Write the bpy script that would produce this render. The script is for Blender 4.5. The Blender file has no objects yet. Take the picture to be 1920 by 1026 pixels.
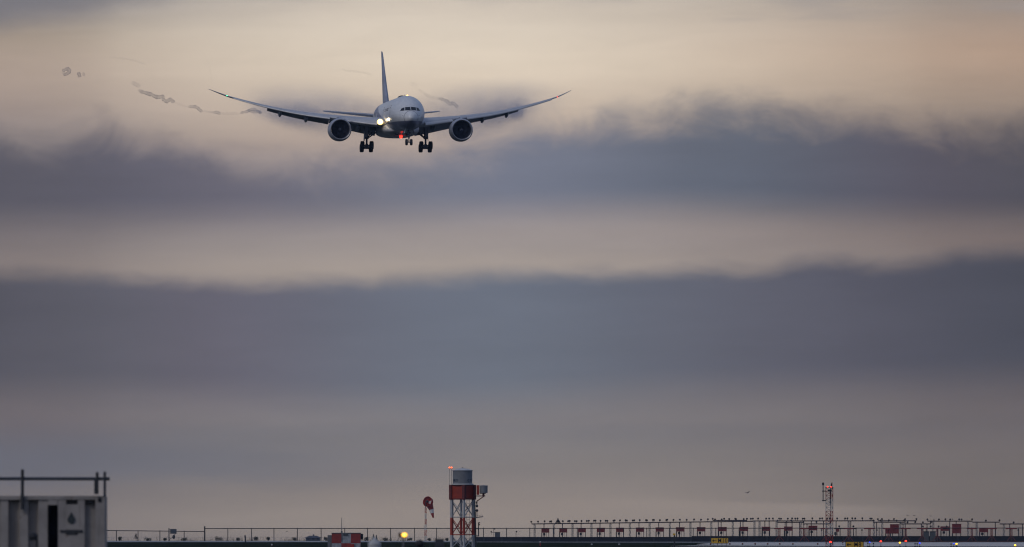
import bpy, bmesh, math, random
from mathutils import Vector, Matrix
random.seed(7)
S = bpy.context.scene
C = S.collection
R = math.radians

# ------------------------------------------------------------------ camera, world, sun, exposure
F = 21333.0            # 400 mm tele lens on a 36 mm sensor, in units of a 1920 px wide frame
YH = 1012.0            # where the true horizon falls
CAMZ = 1.0
cam = bpy.data.objects.new("camera", bpy.data.cameras.new("camera"))
C.objects.link(cam)
cam.data.sensor_width = 36.0
cam.data.lens = 400.0
cam.data.clip_start = 0.5
cam.data.clip_end = 60000.0
cam.location = (0, 0, CAMZ)
cam.rotation_euler = (R(90) + math.atan((YH - 513.0) / F), 0, 0)
cam.data.dof.use_dof = True
cam.data.dof.focus_distance = 1600.0
cam.data.dof.aperture_fstop = 2.8
S.camera = cam
S.view_settings.view_transform = 'Standard'
S.view_settings.look = 'None'
S.view_settings.exposure = 0.0
S.view_settings.gamma = 1.0

SUN_EL, SUN_AZ = R(38.0), R(228.0)      # azimuth clockwise from +Y : behind the camera, to the left
sd = Vector((math.sin(SUN_AZ) * math.cos(SUN_EL), math.cos(SUN_AZ) * math.cos(SUN_EL), math.sin(SUN_EL)))
sl = bpy.data.lights.new("sun", 'SUN')
sl.energy = 0.5
sl.angle = R(14)
sl.color = (1.0, 0.98, 0.95)
so = bpy.data.objects.new("sun", sl)
C.objects.link(so)
so.location = sd * 200
so.rotation_euler = (-sd).to_track_quat('-Z', 'Y').to_euler()


def lin(c):
    return tuple((v / 255 / 12.92 if v / 255 <= 0.04045 else ((v / 255 + 0.055) / 1.055) ** 2.4) for v in c)


class NT:
    """tiny node-expression helper"""
    def __init__(s, tree):
        s.t = tree

    def n(s, typ, **kw):
        nd = s.t.nodes.new(typ)
        for k, v in kw.items():
            setattr(nd, k, v)
        return nd

    def put(s, sock, v):
        if isinstance(v, bpy.types.NodeSocket):
            s.t.links.new(v, sock)
        elif v is not None:
            sock.default_value = v

    def m(s, op, a, b=None, c=None, clamp=False):
        nd = s.n('ShaderNodeMath', operation=op, use_clamp=clamp)
        s.put(nd.inputs[0], a)
        s.put(nd.inputs[1], b)
        s.put(nd.inputs[2], c)
        return nd.outputs[0]

    def step(s, v, a, b, smooth=True):
        nd = s.n('ShaderNodeMapRange', interpolation_type='SMOOTHSTEP' if smooth else 'LINEAR')
        s.put(nd.inputs['Value'], v)
        s.put(nd.inputs['From Min'], a)
        s.put(nd.inputs['From Max'], b)
        return nd.outputs['Result']

    def curve(s, v, pts, x0, x1, y0, y1):
        nd = s.n('ShaderNodeFloatCurve')
        s.put(nd.inputs['Value'], s.step(v, x0, x1, smooth=False))
        cv = nd.mapping.curves[0]
        P = [((px - x0) / (x1 - x0), (py - y0) / (y1 - y0)) for px, py in pts]
        cv.points[0].location = P[0]
        cv.points[1].location = P[-1]
        for p in P[1:-1]:
            cv.points.new(*p)
        nd.mapping.update()
        return s.m('MULTIPLY_ADD', nd.outputs[0], y1 - y0, y0)

    def ramp(s, v, pts, x0, x1):
        nd = s.n('ShaderNodeValToRGB')
        s.put(nd.inputs[0], s.step(v, x0, x1, smooth=False))
        cr = nd.color_ramp
        cr.interpolation = 'EASE' if len(pts) < 4 else 'B_SPLINE'
        cr.interpolation = 'CARDINAL'
        while len(cr.elements) < len(pts):
            cr.elements.new(0.5)
        for e, (px, col) in zip(cr.elements, sorted(pts)):
            e.position = (px - x0) / (x1 - x0)
        for e, (px, col) in zip(cr.elements, sorted(pts)):
            e.color = (*lin(col), 1)
        return nd.outputs[0]

    def mix(s, f, a, b, blend='MIX'):
        nd = s.n('ShaderNodeMix', data_type='RGBA', blend_type=blend)
        s.put(nd.inputs[0], f)
        s.put(nd.inputs[6], a)
        s.put(nd.inputs[7], b)
        return nd.outputs[2]

    def vec(s, x, y, z=0.0):
        nd = s.n('ShaderNodeCombineXYZ')
        s.put(nd.inputs[0], x)
        s.put(nd.inputs[1], y)
        s.put(nd.inputs[2], z)
        return nd.outputs[0]

    def noise(s, v, scale=1.0, detail=4.0, rough=0.55, dist=0.0):
        nd = s.n('ShaderNodeTexNoise')
        s.put(nd.inputs['Vector'], v)
        nd.inputs['Scale'].default_value = scale
        nd.inputs['Detail'].default_value = detail
        nd.inputs['Roughness'].default_value = rough
        nd.inputs['Distortion'].default_value = dist
        return nd.outputs[0]


world = bpy.data.worlds.new("World")
S.world = world
world.use_nodes = True
wt = world.node_tree
wt.nodes.clear()
W = NT(wt)
tc = W.n('ShaderNodeTexCoord')
sep = W.n('ShaderNodeSeparateXYZ')
wt.links.new(tc.outputs['Generated'], sep.inputs[0])
az = W.m('ARCTAN2', sep.outputs[0], sep.outputs[1])
el = W.m('ARCSINE', sep.outputs[2])
# sky angles: u grows clockwise, v grows downwards from a reference elevation; 1 unit = 1/21333 rad
U = W.m('MULTIPLY_ADD', az, F, 960.0)
V = W.m('MULTIPLY_ADD', el, -F, YH)


def nz(sx, sy, seed, detail=5.0, rough=0.55, dist=0.0):
    v = W.vec(W.m('DIVIDE', U, sx), W.m('DIVIDE', V, sy), seed)
    return W.m('SUBTRACT', W.noise(v, 1.0, detail, rough, dist), 0.5)


left = W.ramp(V, [(-60, (124, 121, 126)), (5, (130, 126, 130)), (55, (158, 145, 134)), (110, (170, 153, 140)), (190, (163, 147, 138)), (262, (140, 130, 128)),
                  (450, (126, 117, 116)), (510, (134, 123, 119)), (780, (110, 103, 105)), (860, (108, 105, 110)), (930, (112, 108, 111)), (985, (121, 115, 115)), (1015, (113, 108, 110))], -60, 1015)
mid = W.ramp(V, [(-60, (200, 190, 180)), (0, (207, 195, 181)), (75, (222, 208, 190)), (150, (218, 202, 183)), (250, (192, 174, 160)), (310, (166, 153, 148)),
                 (450, (161, 151, 147)), (515, (169, 157, 148)), (790, (131, 127, 129)), (850, (130, 126, 126)), (920, (138, 131, 128)), (980, (146, 138, 133)), (1015, (138, 131, 129))], -60, 1015)
right = W.ramp(V, [(-60, (150, 138, 132)), (0, (156, 143, 134)), (80, (176, 152, 134)), (150, (170, 148, 131)), (215, (152, 136, 124)), (300, (135, 122, 114)),
                   (440, (126, 113, 108)), (480, (126, 114, 110)), (760, (106, 99, 99)), (850, (112, 105, 102)), (930, (114, 107, 102)), (985, (114, 106, 101)), (1015, (105, 98, 95))], -60, 1015)
fl = W.curve(U, [(-500, 0.0), (0, 0.03), (250, 0.42), (500, 0.8), (800, 1.0), (1000, 1.0), (2500, 1.0)], -500, 2500, 0, 1)
fr = W.curve(U, [(-500, 0.0), (900, 0.0), (1100, 0.08), (1350, 0.36), (1650, 0.74), (1920, 1.0), (2500, 1.0)], -500, 2500, 0, 1)
base = W.mix(fr, W.mix(fl, left, mid), right)

# high thin grey patches near the top
top_n = nz(420, 60, 3.1, 5, 0.5)
pt = W.m('MULTIPLY', W.step(W.m('ADD', top_n, W.m('MULTIPLY', W.m('SUBTRACT', 20, V), 0.0042)), 0.0, 0.28), 0.55)
pt = W.m('MULTIPLY', pt, W.step(V, 110, 20))
base = W.mix(pt, base, (*lin((158, 151, 150)), 1))
tl = W.m('MULTIPLY', W.step(W.m('ADD', W.m('MULTIPLY_ADD', nz(160, 60, 9.7), 60, V), W.m('MULTIPLY', U, 0.22)), 85, 15), 0.8)
base = W.mix(tl, base, (*lin((122, 120, 125)), 1))


def cloud(base, top, bot, wt_, wb, amp, seed, cols, dens=1.0, fs=(150, 60), amp_b=14, dt=0, db=0):
    d1 = W.m('ADD', W.m('MULTIPLY', nz(fs[0], fs[1], seed, 7, 0.58, 0.5), amp), W.m('MULTIPLY', nz(fs[0] * 3, fs[1] * 2, seed + 2, 4, 0.5, 0.3), amp * 0.6))
    d2 = W.m('MULTIPLY', nz(380, 60, seed + 5, 4, 0.5), amp_b)
    T = W.curve(U, top, -500, 2500, 0, 1026)
    B = W.curve(U, bot, -500, 2500, 0, 1026)
    a = W.m('SUBTRACT', W.m('ADD', V, d1), W.m('ADD', T, dt))
    b = W.m('SUBTRACT', W.m('ADD', V, d2), W.m('ADD', B, db))
    ma = W.step(a, -wt_, wt_ * 1.6)
    mb = W.step(b, wb, -wb)
    mask = W.m('MULTIPLY', W.m('MULTIPLY', ma, mb), dens)
    return W.mix(mask, base, W.ramp(U, cols, -500, 2500))


base = cloud(base,
             [(-500, 250), (0, 252), (110, 254), (160, 242), (215, 240), (255, 252), (300, 252), (340, 276), (450, 300), (600, 305), (750, 304), (860, 285), (960, 258), (1050, 236), (1100, 226), (1135, 208), (1170, 208), (1205, 222), (1235, 214), (1300, 190), (1430, 196), (1560, 208), (1650, 226), (1760, 242), (1920, 238), (2500, 240)],
             [(-500, 402), (0, 402), (300, 400), (700, 392), (1000, 380), (1300, 378), (1600, 388), (1920, 400), (2500, 400)],
             44, 50, 120, 11.3,
             [(-500, (80, 80, 90)), (0, (90, 88, 97)), (250, (97, 95, 106)), (500, (108, 106, 118)), (760, (114, 117, 131)), (980, (116, 121, 137)), (1250, (102, 108, 122)), (1450, (94, 99, 112)), (1700, (88, 86, 97)), (1920, (82, 80, 88)), (2500, (76, 76, 84))],
             0.95, (120, 85), dt=-2, db=16)
base = cloud(base,
             [(-500, 515), (0, 520), (200, 528), (380, 536), (500, 542), (560, 536), (640, 534), (700, 539), (760, 530), (860, 528), (1000, 520), (1200, 517), (1330, 510), (1440, 514), (1500, 500), (1580, 498), (1640, 506), (1720, 500), (1800, 488), (1920, 480), (2500, 470)],
             [(-500, 735), (0, 738), (400, 752), (800, 760), (1200, 742), (1600, 728), (1920, 715), (2500, 715)],
             20, 60, 32, 27.9,
             [(-500, (74, 75, 82)), (0, (84, 83, 91)), (200, (92, 91, 100)), (420, (100, 98, 110)), (640, (103, 106, 119)), (900, (105, 112, 126)), (1150, (100, 105, 118)), (1350, (94, 96, 108)), (1600, (86, 86, 97)), (1920, (74, 75, 84)), (2500, (70, 71, 80))],
             0.95, (110, 44), dt=-12, db=4)
# dim low band and pale streaks above the horizon
lb = W.m('MULTIPLY', W.m('MULTIPLY', W.step(W.m('MULTIPLY_ADD', nz(500, 50, 41.0), 60, V), 800, 862), W.step(W.m('MULTIPLY_ADD', nz(400, 40, 44.0), 50, V), 925, 880)), W.step(U, 1150, 300))
warm = W.mix(W.step(V, 470, 900), (1, 1, 1, 1), (1.20, 1.125, 1.0, 1))
base = W.mix(1.0, base, warm, 'MULTIPLY')
base = W.mix(W.m('MULTIPLY', lb, 0.5), base, (*lin((108, 109, 117)), 1))
sv = W.m('MULTIPLY_ADD', nz(600, 60, 52.0, 4), 34, W.m('MULTIPLY_ADD', W.m('ABSOLUTE', W.m('SUBTRACT', U, 1150)), -0.03, V))
st = W.m('MULTIPLY', W.step(sv, 928, 940), W.step(sv, 1000, 944))
st = W.m('MULTIPLY', st, W.m('MULTIPLY', W.step(U, 400, 900), W.step(U, 1850, 1500)))
base = W.mix(W.m('MULTIPLY', st, 0.55), base, (*lin((158, 144, 132)), 1))
# broad streaky unevenness
slant = W.m('MULTIPLY_ADD', U, 0.03, V)


def nzs(sx, sy, seed, detail=6, rough=0.58):
    v = W.vec(W.m('DIVIDE', U, sx), W.m('DIVIDE', slant, sy), seed)
    return W.m('SUBTRACT', W.noise(v, 1.0, detail, rough, 0.6), 0.5)


var = W.m('ADD', W.m('ADD', W.m('MULTIPLY', nz(520, 90, 61.0, 5), 0.20), W.m('MULTIPLY', nzs(240, 40, 71.0), 0.12)), W.m('MULTIPLY', nzs(420, 16, 83.0), 0.05))
base = W.mix(1.0, base, W.vec(W.m('ADD', 1.0, var), W.m('ADD', 1.0, var), W.m('ADD', 1.0, var)), 'MULTIPLY')

sky = W.n('ShaderNodeTexSky', sky_type='NISHITA')
sky.sun_disc = False
sky.sun_elevation = SUN_EL
sky.sun_rotation = SUN_AZ
sky.air_density = 1.2
sky.dust_density = 3.0
nish = W.mix(1.0, sky.outputs[0], (0.1, 0.1, 0.1, 1), 'MULTIPLY')
ovn = W.noise(tc.outputs['Generated'], 3.5, 5, 0.6)
over = W.mix(W.step(ovn, 0.3, 0.7), (0.115, 0.15, 0.255, 1), (0.20, 0.25, 0.39, 1))
upper = W.mix(0.8, nish, over)
away = W.m('MAXIMUM', W.step(el, R(3.2), R(11)), W.step(W.m('ABSOLUTE', az), R(10), R(40)))
final = W.mix(away, base, upper)
bg = W.n('ShaderNodeBackground')
wt.links.new(final, bg.inputs[0])
bg.inputs[1].default_value = 1.0
wo = W.n('ShaderNodeOutputWorld')
wt.links.new(bg.outputs[0], wo.inputs[0])

# ------------------------------------------------------------------ materials
MATS = {}


def mat(name, col, rough=0.6, metal=0.0, var=0.15, scale=2.0, emit=None, estr=0.0, coat=0.0, spec=None):
    if name in MATS:
        return MATS[name]
    m = bpy.data.materials.new(name)
    m.use_nodes = True
    t = NT(m.node_tree)
    b = m.node_tree.nodes['Principled BSDF']
    b.inputs['Roughness'].default_value = rough
    b.inputs['Metallic'].default_value = metal
    if coat:
        b.inputs['Coat Weight'].default_value = coat
    if spec is not None:
        b.inputs['Specular IOR Level'].default_value = spec
    if var:
        tcn = t.n('ShaderNodeTexCoord')
        f = t.noise(tcn.outputs['Object'], scale, 5, 0.6)
        lo = tuple(c * (1 - var) for c in col)
        hi = tuple(min(1, c * (1 + var)) for c in col)
        t.put(b.inputs['Base Color'], t.mix(t.step(f, 0.3, 0.7), (*lo, 1), (*hi, 1)))
    else:
        b.inputs['Base Color'].default_value = (*col, 1)
    if emit:
        b.inputs['Emission Color'].default_value = (*emit, 1)
        b.inputs['Emission Strength'].default_value = estr
    MATS[name] = m
    return m


M_DARK = mat('dark steel', (0.022, 0.024, 0.03), 0.55)
M_RUBBER = mat('tyre rubber', (0.017, 0.019, 0.026), 0.8)
M_GEAR = mat('gear metal', (0.07, 0.08, 0.11), 0.45, 0.3)
M_GREYP = mat('grey wing paint', (0.38, 0.40, 0.45), 0.38, 0.0, 0.1, 0.5)
M_FLAP = mat('flap paint', (0.29, 0.31, 0.38), 0.5, 0.0, 0.12, 0.8)
M_SLAT = mat('slat metal', (0.50, 0.50, 0.52), 0.32, 0.25, 0.08, 0.6)
M_NAC = mat('nacelle paint', (0.30, 0.32, 0.39), 0.35, 0.0, 0.08, 0.7)
M_LIP = mat('polished inlet lip', (0.36, 0.36, 0.39), 0.32, 0.5, 0.06, 1.0)
M_LINER = mat('inlet liner', (0.04, 0.05, 0.085), 0.6)
M_FAN = mat('fan blade', (0.09, 0.095, 0.13), 0.35, 0.4)
M_GLASS = mat('cockpit glass', (0.012, 0.014, 0.02), 0.12, 0.0, 0.0, spec=0.35)
M_RED = mat('red paint', (0.30, 0.028, 0.022), 0.6, 0, 0.2, 1.5)
M_REDB = mat('faded red paint', (0.17, 0.023, 0.023), 0.7, 0, 0.25, 1.2)
M_WHITE = mat('aged white paint', (0.44, 0.45, 0.47), 0.6, 0, 0.12, 1.5)
M_GALV = mat('galvanised steel', (0.14, 0.145, 0.16), 0.5, 0.3, 0.15, 1.0)
M_FENCE = mat('dull fence pipe', (0.03, 0.031, 0.038), 0.6, 0.2)
M_LAMPRED = mat('lit red lamp', (0.3, 0.02, 0.02), 0.3, 0, 0, emit=(1.0, 0.035, 0.018), estr=3.2)
M_LAMPYEL = mat('lit yellow lamp', (0.5, 0.3, 0.02), 0.3, 0, 0, emit=(1.0, 0.50, 0.02), estr=5)
M_LAMPBLU = mat('lit blue lamp', (0.02, 0.02, 0.3), 0.3, 0, 0, emit=(0.03, 0.05, 1.0), estr=2.5)
M_LAMPGRN = mat('lit green lamp', (0.02, 0.3, 0.1), 0.3, 0, 0, emit=(0.05, 1.0, 0.4), estr=4)
M_LAND = mat('lit landing lamp and glint', (0.8, 0.8, 0.8), 0.2, 0, 0, emit=(1.0, 0.86, 0.55), estr=14)
M_AMBER = mat('lit amber lamp', (0.5, 0.2, 0.05), 0.2, 0, 0, emit=(1.0, 0.45, 0.12), estr=5)


# ------------------------------------------------------------------ mesh helpers
class MB:
    def __init__(s):
        s.bm = bmesh.new()

    def box(s, c, size, rot=None):
        r = bmesh.ops.create_cube(s.bm, size=1.0)
        M = Matrix.Translation(Vector(c)) @ (rot.to_4x4() if rot is not None else Matrix.Identity(4)) @ Matrix.Diagonal((*size, 1))
        bmesh.ops.transform(s.bm, matrix=M, verts=r['verts'])
        return s

    def bar(s, a, b, r, r2=None, seg=8):
        a, b = Vector(a), Vector(b)
        d = b - a
        if d.length < 1e-6:
            return s
        q = d.to_track_quat('Z', 'Y').to_matrix().to_4x4()
        k = bmesh.ops.create_cone(s.bm, cap_ends=True, segments=seg, radius1=r, radius2=r if r2 is None else r2, depth=d.length)
        bmesh.ops.transform(s.bm, matrix=Matrix.Translation((a + b) / 2) @ q, verts=k['verts'])
        return s

    def ball(s, c, r, u=12, v=8):
        k = bmesh.ops.create_uvsphere(s.bm, u_segments=u, v_segments=v, radius=1.0)
        rr = r if isinstance(r, (tuple, list)) else (r, r, r)
        bmesh.ops.transform(s.bm, matrix=Matrix.Translation(Vector(c)) @ Matrix.Diagonal((*rr, 1)), verts=k['verts'])
        return s

    def loft(s, rings, cap=True, closed=True):
        vs = [[s.bm.verts.new(p) for p in ring] for ring in rings]
        n = len(vs[0])
        for A, B in zip(vs, vs[1:]):
            for i in range(n if closed else n - 1):
                j = (i + 1) % n
                try:
                    s.bm.faces.new((A[i], A[j], B[j], B[i]))
                except ValueError:
                    pass
        if cap:
            for ring in (vs[0], vs[-1]):
                try:
                    s.bm.faces.new(ring)
                except ValueError:
                    pass
        return s

    def lathe(s, prof, c=(0, 0, 0), axis='Z', seg=32, cap=False):
        c = Vector(c)
        rings = []
        for r, h in prof:
            ring = []
            for i in range(seg):
                a = 2 * math.pi * i / seg
                p = (r * math.cos(a), r * math.sin(a), h) if axis == 'Z' else (r * math.cos(a), h, r * math.sin(a))
                ring.append(c + Vector(p))
            rings.append(ring)
        return s.loft(rings, cap=cap)

    def poly(s, pts, th, nrm):
        """flat polygon given thickness along nrm"""
        n = Vector(nrm)
        a = [s.bm.verts.new(Vector(p)) for p in pts]
        b = [s.bm.verts.new(Vector(p) + n * th) for p in pts]
        s.bm.faces.new(a)
        s.bm.faces.new(b[::-1])
        for i in range(len(a)):
            j = (i + 1) % len(a)
            s.bm.faces.new((a[i], a[j], b[j], b[i]))
        return s

    def quad(s, *p):
        s.bm.faces.new([s.bm.verts.new(Vector(q)) for q in p])
        return s

    def build(s, name, m, parent=None, origin=None, smooth=False, recalc=True, sharp=35):
        me = bpy.data.meshes.new(name)
        if origin is not None:
            bmesh.ops.translate(s.bm, vec=-Vector(origin), verts=s.bm.verts)
        if recalc:
            bmesh.ops.recalc_face_normals(s.bm, faces=s.bm.faces)
        if smooth:
            for f in s.bm.faces:
                f.smooth = True
            lim = R(sharp)
            for e in s.bm.edges:
                if len(e.link_faces) == 2 and e.calc_face_angle(0) > lim:
                    e.smooth = False
        s.bm.to_mesh(me)
        s.bm.free()
        me.materials.append(m)
        o = bpy.data.objects.new(name, me)
        C.objects.link(o)
        if parent is not None:
            o.parent = parent
        elif origin is not None:
            o.location = origin
        return o


def tag(o, label=None, cat=None, group=None, kind=None):
    if label:
        o['label'] = label
    if cat:
        o['category'] = cat
    if group:
        o['group'] = group
    if kind:
        o['kind'] = kind
    return o


def thing(name, loc, label, cat, group=None):
    o = bpy.data.objects.new(name, None)
    o.empty_display_size = 0.3
    C.objects.link(o)
    o.location = loc
    return tag(o, label, cat, group)


class T:
    """a thing built in world coordinates: parts are shifted to the Empty at its base"""
    def __init__(s, name, loc, label, cat, group=None):
        s.o = thing(name, loc, label, cat, group)
        s.loc = Vector(loc)

    def part(s, mb, name, m, parent=None, **kw):
        return mb.build(name, m, parent or s.o, s.loc, **kw)


def copy_tree(o, parent=None):
    c = o.copy()
    C.objects.link(c)
    if parent is not None:
        c.parent = parent
    for ch in list(o.children):
        copy_tree(ch, c)
    return c


def PX(x, d):
    return (x - 960.0) * d / F


def PZ(y, d):
    return CAMZ + (YH - y) * d / F


def P(x, y, d):
    return Vector((PX(x, d), d, PZ(y, d)))


ORD = ['first', 'second', 'third', 'fourth', 'fifth', 'sixth', 'seventh', 'eighth', 'ninth', 'tenth', 'eleventh', 'twelfth', 'thirteenth', 'fourteenth']

# ------------------------------------------------------------------ ground
GP = [(-300, 0), (1250, 0), (1400, 0.1), (1480, 0.167), (2100, 0.508), (2245, 0.72), (2450, 0.72), (2750, -0.5), (12000, -0.5)]


def g(d):
    for (a, za), (b, zb) in zip(GP, GP[1:]):
        if d <= b:
            return za + (zb - za) * (d - a) / (b - a)
    return GP[-1][1]


def ground_mat(name, c1, c2, rough, scale, spec=0.5, stretch=1.0, bump=0.0):
    m = bpy.data.materials.new(name)
    m.use_nodes = True
    t = NT(m.node_tree)
    b = m.node_tree.nodes['Principled BSDF']
    co = t.n('ShaderNodeTexCoord').outputs['Object']
    mp = t.n('ShaderNodeMapping')
    t.put(mp.inputs[0], co)
    mp.inputs['Scale'].default_value = (1, stretch, 1)
    f = t.noise(mp.outputs[0], scale, 6, 0.62)
    t.put(b.inputs['Base Color'], t.mix(t.step(f, 0.32, 0.68), (*c1, 1), (*c2, 1)))
    t.put(b.inputs['Roughness'], t.m('MULTIPLY_ADD', f, 0.2, rough - 0.1))
    b.inputs['Specular IOR Level'].default_value = spec
    if bump:
        bp = t.n('ShaderNodeBump')
        bp.inputs['Strength'].default_value = bump
        t.put(bp.inputs['Height'], t.noise(co, scale * 12, 3))
        t.put(b.inputs['Normal'], bp.outputs[0])
    return m


M_GRASS = ground_mat('winter grass', (0.013, 0.018, 0.013), (0.028, 0.034, 0.022), 0.95, 0.22, 0.0, 0.06)
M_PAVE = ground_mat('wet pale concrete', (0.19, 0.19, 0.21), (0.28, 0.28, 0.30), 0.22, 0.35, 0.5, 0.05)
M_ROAD = ground_mat('pale concrete road', (0.20, 0.205, 0.215), (0.28, 0.28, 0.29), 0.5, 0.3, 0.4, 0.05)

mb = MB()
for (a, za), (b, zb) in zip(GP, GP[1:]):
    w0, w1 = 400 + abs(a) * 0.5, 400 + abs(b) * 0.5
    mb.quad((-w0, a, za), (w0, a, za), (w1, b, zb), (-w1, b, zb))
bmesh.ops.remove_doubles(mb.bm, verts=mb.bm.verts, dist=1e-4)
tag(mb.build('ground', M_GRASS), kind='structure')


def sheet(name, m, pts, lift=0.02, step=40):
    """strip between two lists of (px, d): near edge and far edge, laid on the terrain"""
    near, far = pts
    mb = MB()
    n = 24

    def samp(L, f):
        xs = L[0][0] + (L[-1][0] - L[0][0]) * f
        for (xa, da), (xb, db) in zip(L, L[1:]):
            if xs <= xb + 1e-6:
                k = (xs - xa) / (xb - xa)
                return xs, da + (db - da) * k
        return L[-1]
    rows = []
    for i in range(n + 1):
        xa, da = samp(near, i / n)
        xb, db = samp(far, i / n)
        col = []
        brk = sorted([q for q, _ in GP if min(da, db) < q < max(da, db)])
        for d in [da] + brk + [db]:
            k = (d - da) / (db - da) if abs(db - da) > 1e-6 else 0
            xx = PX(xa, da) * (1 - k) + PX(xb, db) * k
            col.append((xx, d, g(d) + lift))
        rows.append(col)
    for A, B in zip(rows, rows[1:]):
        va = [mb.bm.verts.new(p) for p in A]
        vb = [mb.bm.verts.new(p) for p in B]
        i = j = 0
        while i < len(va) - 1 or j < len(vb) - 1:
            if i < len(va) - 1 and (j == len(vb) - 1 or A[i + 1][1] <= B[j + 1][1]):
                mb.bm.faces.new((va[i], vb[j], va[i + 1]))
                i += 1
            else:
                mb.bm.faces.new((va[i], vb[j], vb[j + 1]))
                j += 1
    bmesh.ops.remove_doubles(mb.bm, verts=mb.bm.verts, dist=1e-4)
    o = mb.build(name, m)
    for p in o.data.polygons:
        if p.normal.z < 0:
            p.flip()
    return tag(o, kind='structure')


sheet('perimeter_road', M_ROAD, ([(-300, 2120), (900, 2110), (1310, 2040), (2300, 2040)], [(-300, 2235), (880, 2232), (960, 2140), (2300, 2140)]))
sheet('taxiway', M_PAVE, ([(1306, 1690), (1330, 1590), (1560, 1580), (2300, 1580)], [(1306, 1720), (1345, 2030), (1560, 2034), (2300, 2034)]))
sheet('taxiway_apron', M_PAVE, ([(1255, 1452), (1400, 1436), (1720, 1428), (1850, 1420), (2300, 1340)], [(1255, 1456), (1290, 1515), (1500, 1545), (1560, 1572), (2300, 1574)]), 0.025)

# ------------------------------------------------------------------ airliner
PITCH, YAW = R(0.4), R(5.3)
ND = 1855.0
nose = P(771.6, 221.0, ND) + Vector((0, 0, 1.0))
air = thing('passenger_jet', nose, 'white twin-engine passenger jet landing head-on with wheels down and landing light lit', 'airplane')
air.rotation_euler = (Matrix.Rotation(YAW, 3, 'Z') @ Matrix.Rotation(PITCH, 3, 'X')).to_euler()


def interp(tab, s):
    if s <= tab[0][0]:
        return tab[0][1]
    for k in range(len(tab) - 1):
        (a, va), (b, vb) = tab[k], tab[k + 1]
        if s <= b:
            # catmull style smooth
            pa = tab[k - 1] if k else tab[k]
            pb = tab[k + 2] if k + 2 < len(tab) else tab[k + 1]
            h = b - a
            t = (s - a) / h
            ma = (vb - pa[1]) / (b - pa[0]) if k else (vb - va) / h * 1.4
            mb_ = (pb[1] - va) / (pb[0] - a)
            t2, t3 = t * t, t * t * t
            return (2 * t3 - 3 * t2 + 1) * va + (t3 - 2 * t2 + t) * h * ma + (-2 * t3 + 3 * t2) * vb + (t3 - t2) * h * mb_
    return tab[-1][1]


TOP = [(0, -1.0), (.12, -.66), (.4, -.33), (1, .14), (2, .82), (3, 1.42), (4.5, 2.08), (6, 2.5), (8, 2.82), (10, 2.95), (12, 2.97), (42, 2.97), (48, 2.92), (54, 2.65), (59, 2.2), (61.5, 1.85)]
BOT = [(0, -1.0), (.12, -1.32), (.4, -1.6), (1, -1.95), (2, -2.3), (3.5, -2.62), (5, -2.8), (8, -2.94), (11, -2.97), (41, -2.97), (45, -2.6), (52, -1.0), (57, .35), (61.5, 1.25)]
HW = [(0, 0.0), (.12, .36), (.4, .66), (1, 1.1), (2, 1.6), (3, 1.97), (4.5, 2.34), (6, 2.6), (8, 2.8), (10, 2.87), (12, 2.885), (41, 2.885), (47, 2.55), (54, 1.6), (59, .75), (61.5, .25)]


def fus_ring(s, n=48, grow=0.0):
    t, b, w = interp(TOP, s), interp(BOT, s), interp(HW, s)
    zc, h = (t + b) / 2, (t - b) / 2
    return [Vector(((w + grow) * math.sin(2 * math.pi * i / n), s, zc + (h + grow) * math.cos(2 * math.pi * i / n))) for i in range(n)]


def fus_s_at(x, z):
    lo, hi = 0.001, 30.0
    for _ in range(50):
        m_ = (lo + hi) / 2
        t, b, w = interp(TOP, m_), interp(BOT, m_), interp(HW, m_)
        zc, h = (t + b) / 2, (t - b) / 2
        if (x / w) ** 2 + ((z - zc) / h) ** 2 > 1:
            lo = m_
        else:
            hi = m_
    return hi


def fus_x_at(s, z):
    t, b, w = interp(TOP, s), interp(BOT, s), interp(HW, s)
    zc, h = (t + b) / 2, (t - b) / 2
    return w * math.sqrt(max(0, 1 - ((z - zc) / h) ** 2))


# fuselage paint: white above, deep blue under-nose and sweep, pale grey belly
mf = bpy.data.materials.new('fuselage livery')
mf.use_nodes = True
t = NT(mf.node_tree)
bf = mf.node_tree.nodes['Principled BSDF']
co = t.n('ShaderNodeTexCoord').outputs['Object']
sp = t.n('ShaderNodeSeparateXYZ')
t.put(sp.inputs[0], co)
gr = t.noise(co, 0.7, 6, 0.6)
st_map = t.n('ShaderNodeMapping')
t.put(st_map.inputs[0], co)
st_map.inputs['Scale'].default_value = (2.2, 0.25, 2.2)
gs = t.noise(st_map.outputs[0], 1.0, 5, 0.6)
white = t.mix(t.step(gs, 0.35, 0.7), (0.60, 0.61, 0.64, 1), (0.70, 0.71, 0.73, 1))
belly = t.mix(t.step(gr, 0.3, 0.7), (0.42, 0.42, 0.44, 1), (0.54, 0.54, 0.56, 1))
diag = t.m('SUBTRACT', t.m('MULTIPLY_ADD', sp.outputs[1], 0.085, -2.3), sp.outputs[2])
band = t.m('MULTIPLY', t.step(diag, -0.04, 0.04), t.step(sp.outputs[1], 16.0, 16.5))
white = t.mix(band, white, (0.36, 0.385, 0.46, 1))
fr_ring = t.m('LESS_THAN', t.m('ABSOLUTE', t.m('SUBTRACT', t.m('FRACT', t.m('DIVIDE', sp.outputs[1], 5.2)), 0.5)), 0.006)
white = t.mix(t.m('MULTIPLY', fr_ring, 0.4), white, (0.2, 0.2, 0.23, 1))
line = t.m('ADD', -1.45, t.m('MULTIPLY', t.m('MAXIMUM', t.m('SUBTRACT', sp.outputs[1], 14.0), 0.0), 0.13))
low = t.m('SUBTRACT', line, 1.25)
under = t.step(sp.outputs[2], t.m('ADD', line, 0.03), t.m('SUBTRACT', line, 0.03))
deep = t.step(sp.outputs[2], low, t.m('SUBTRACT', low, 0.05))
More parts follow.
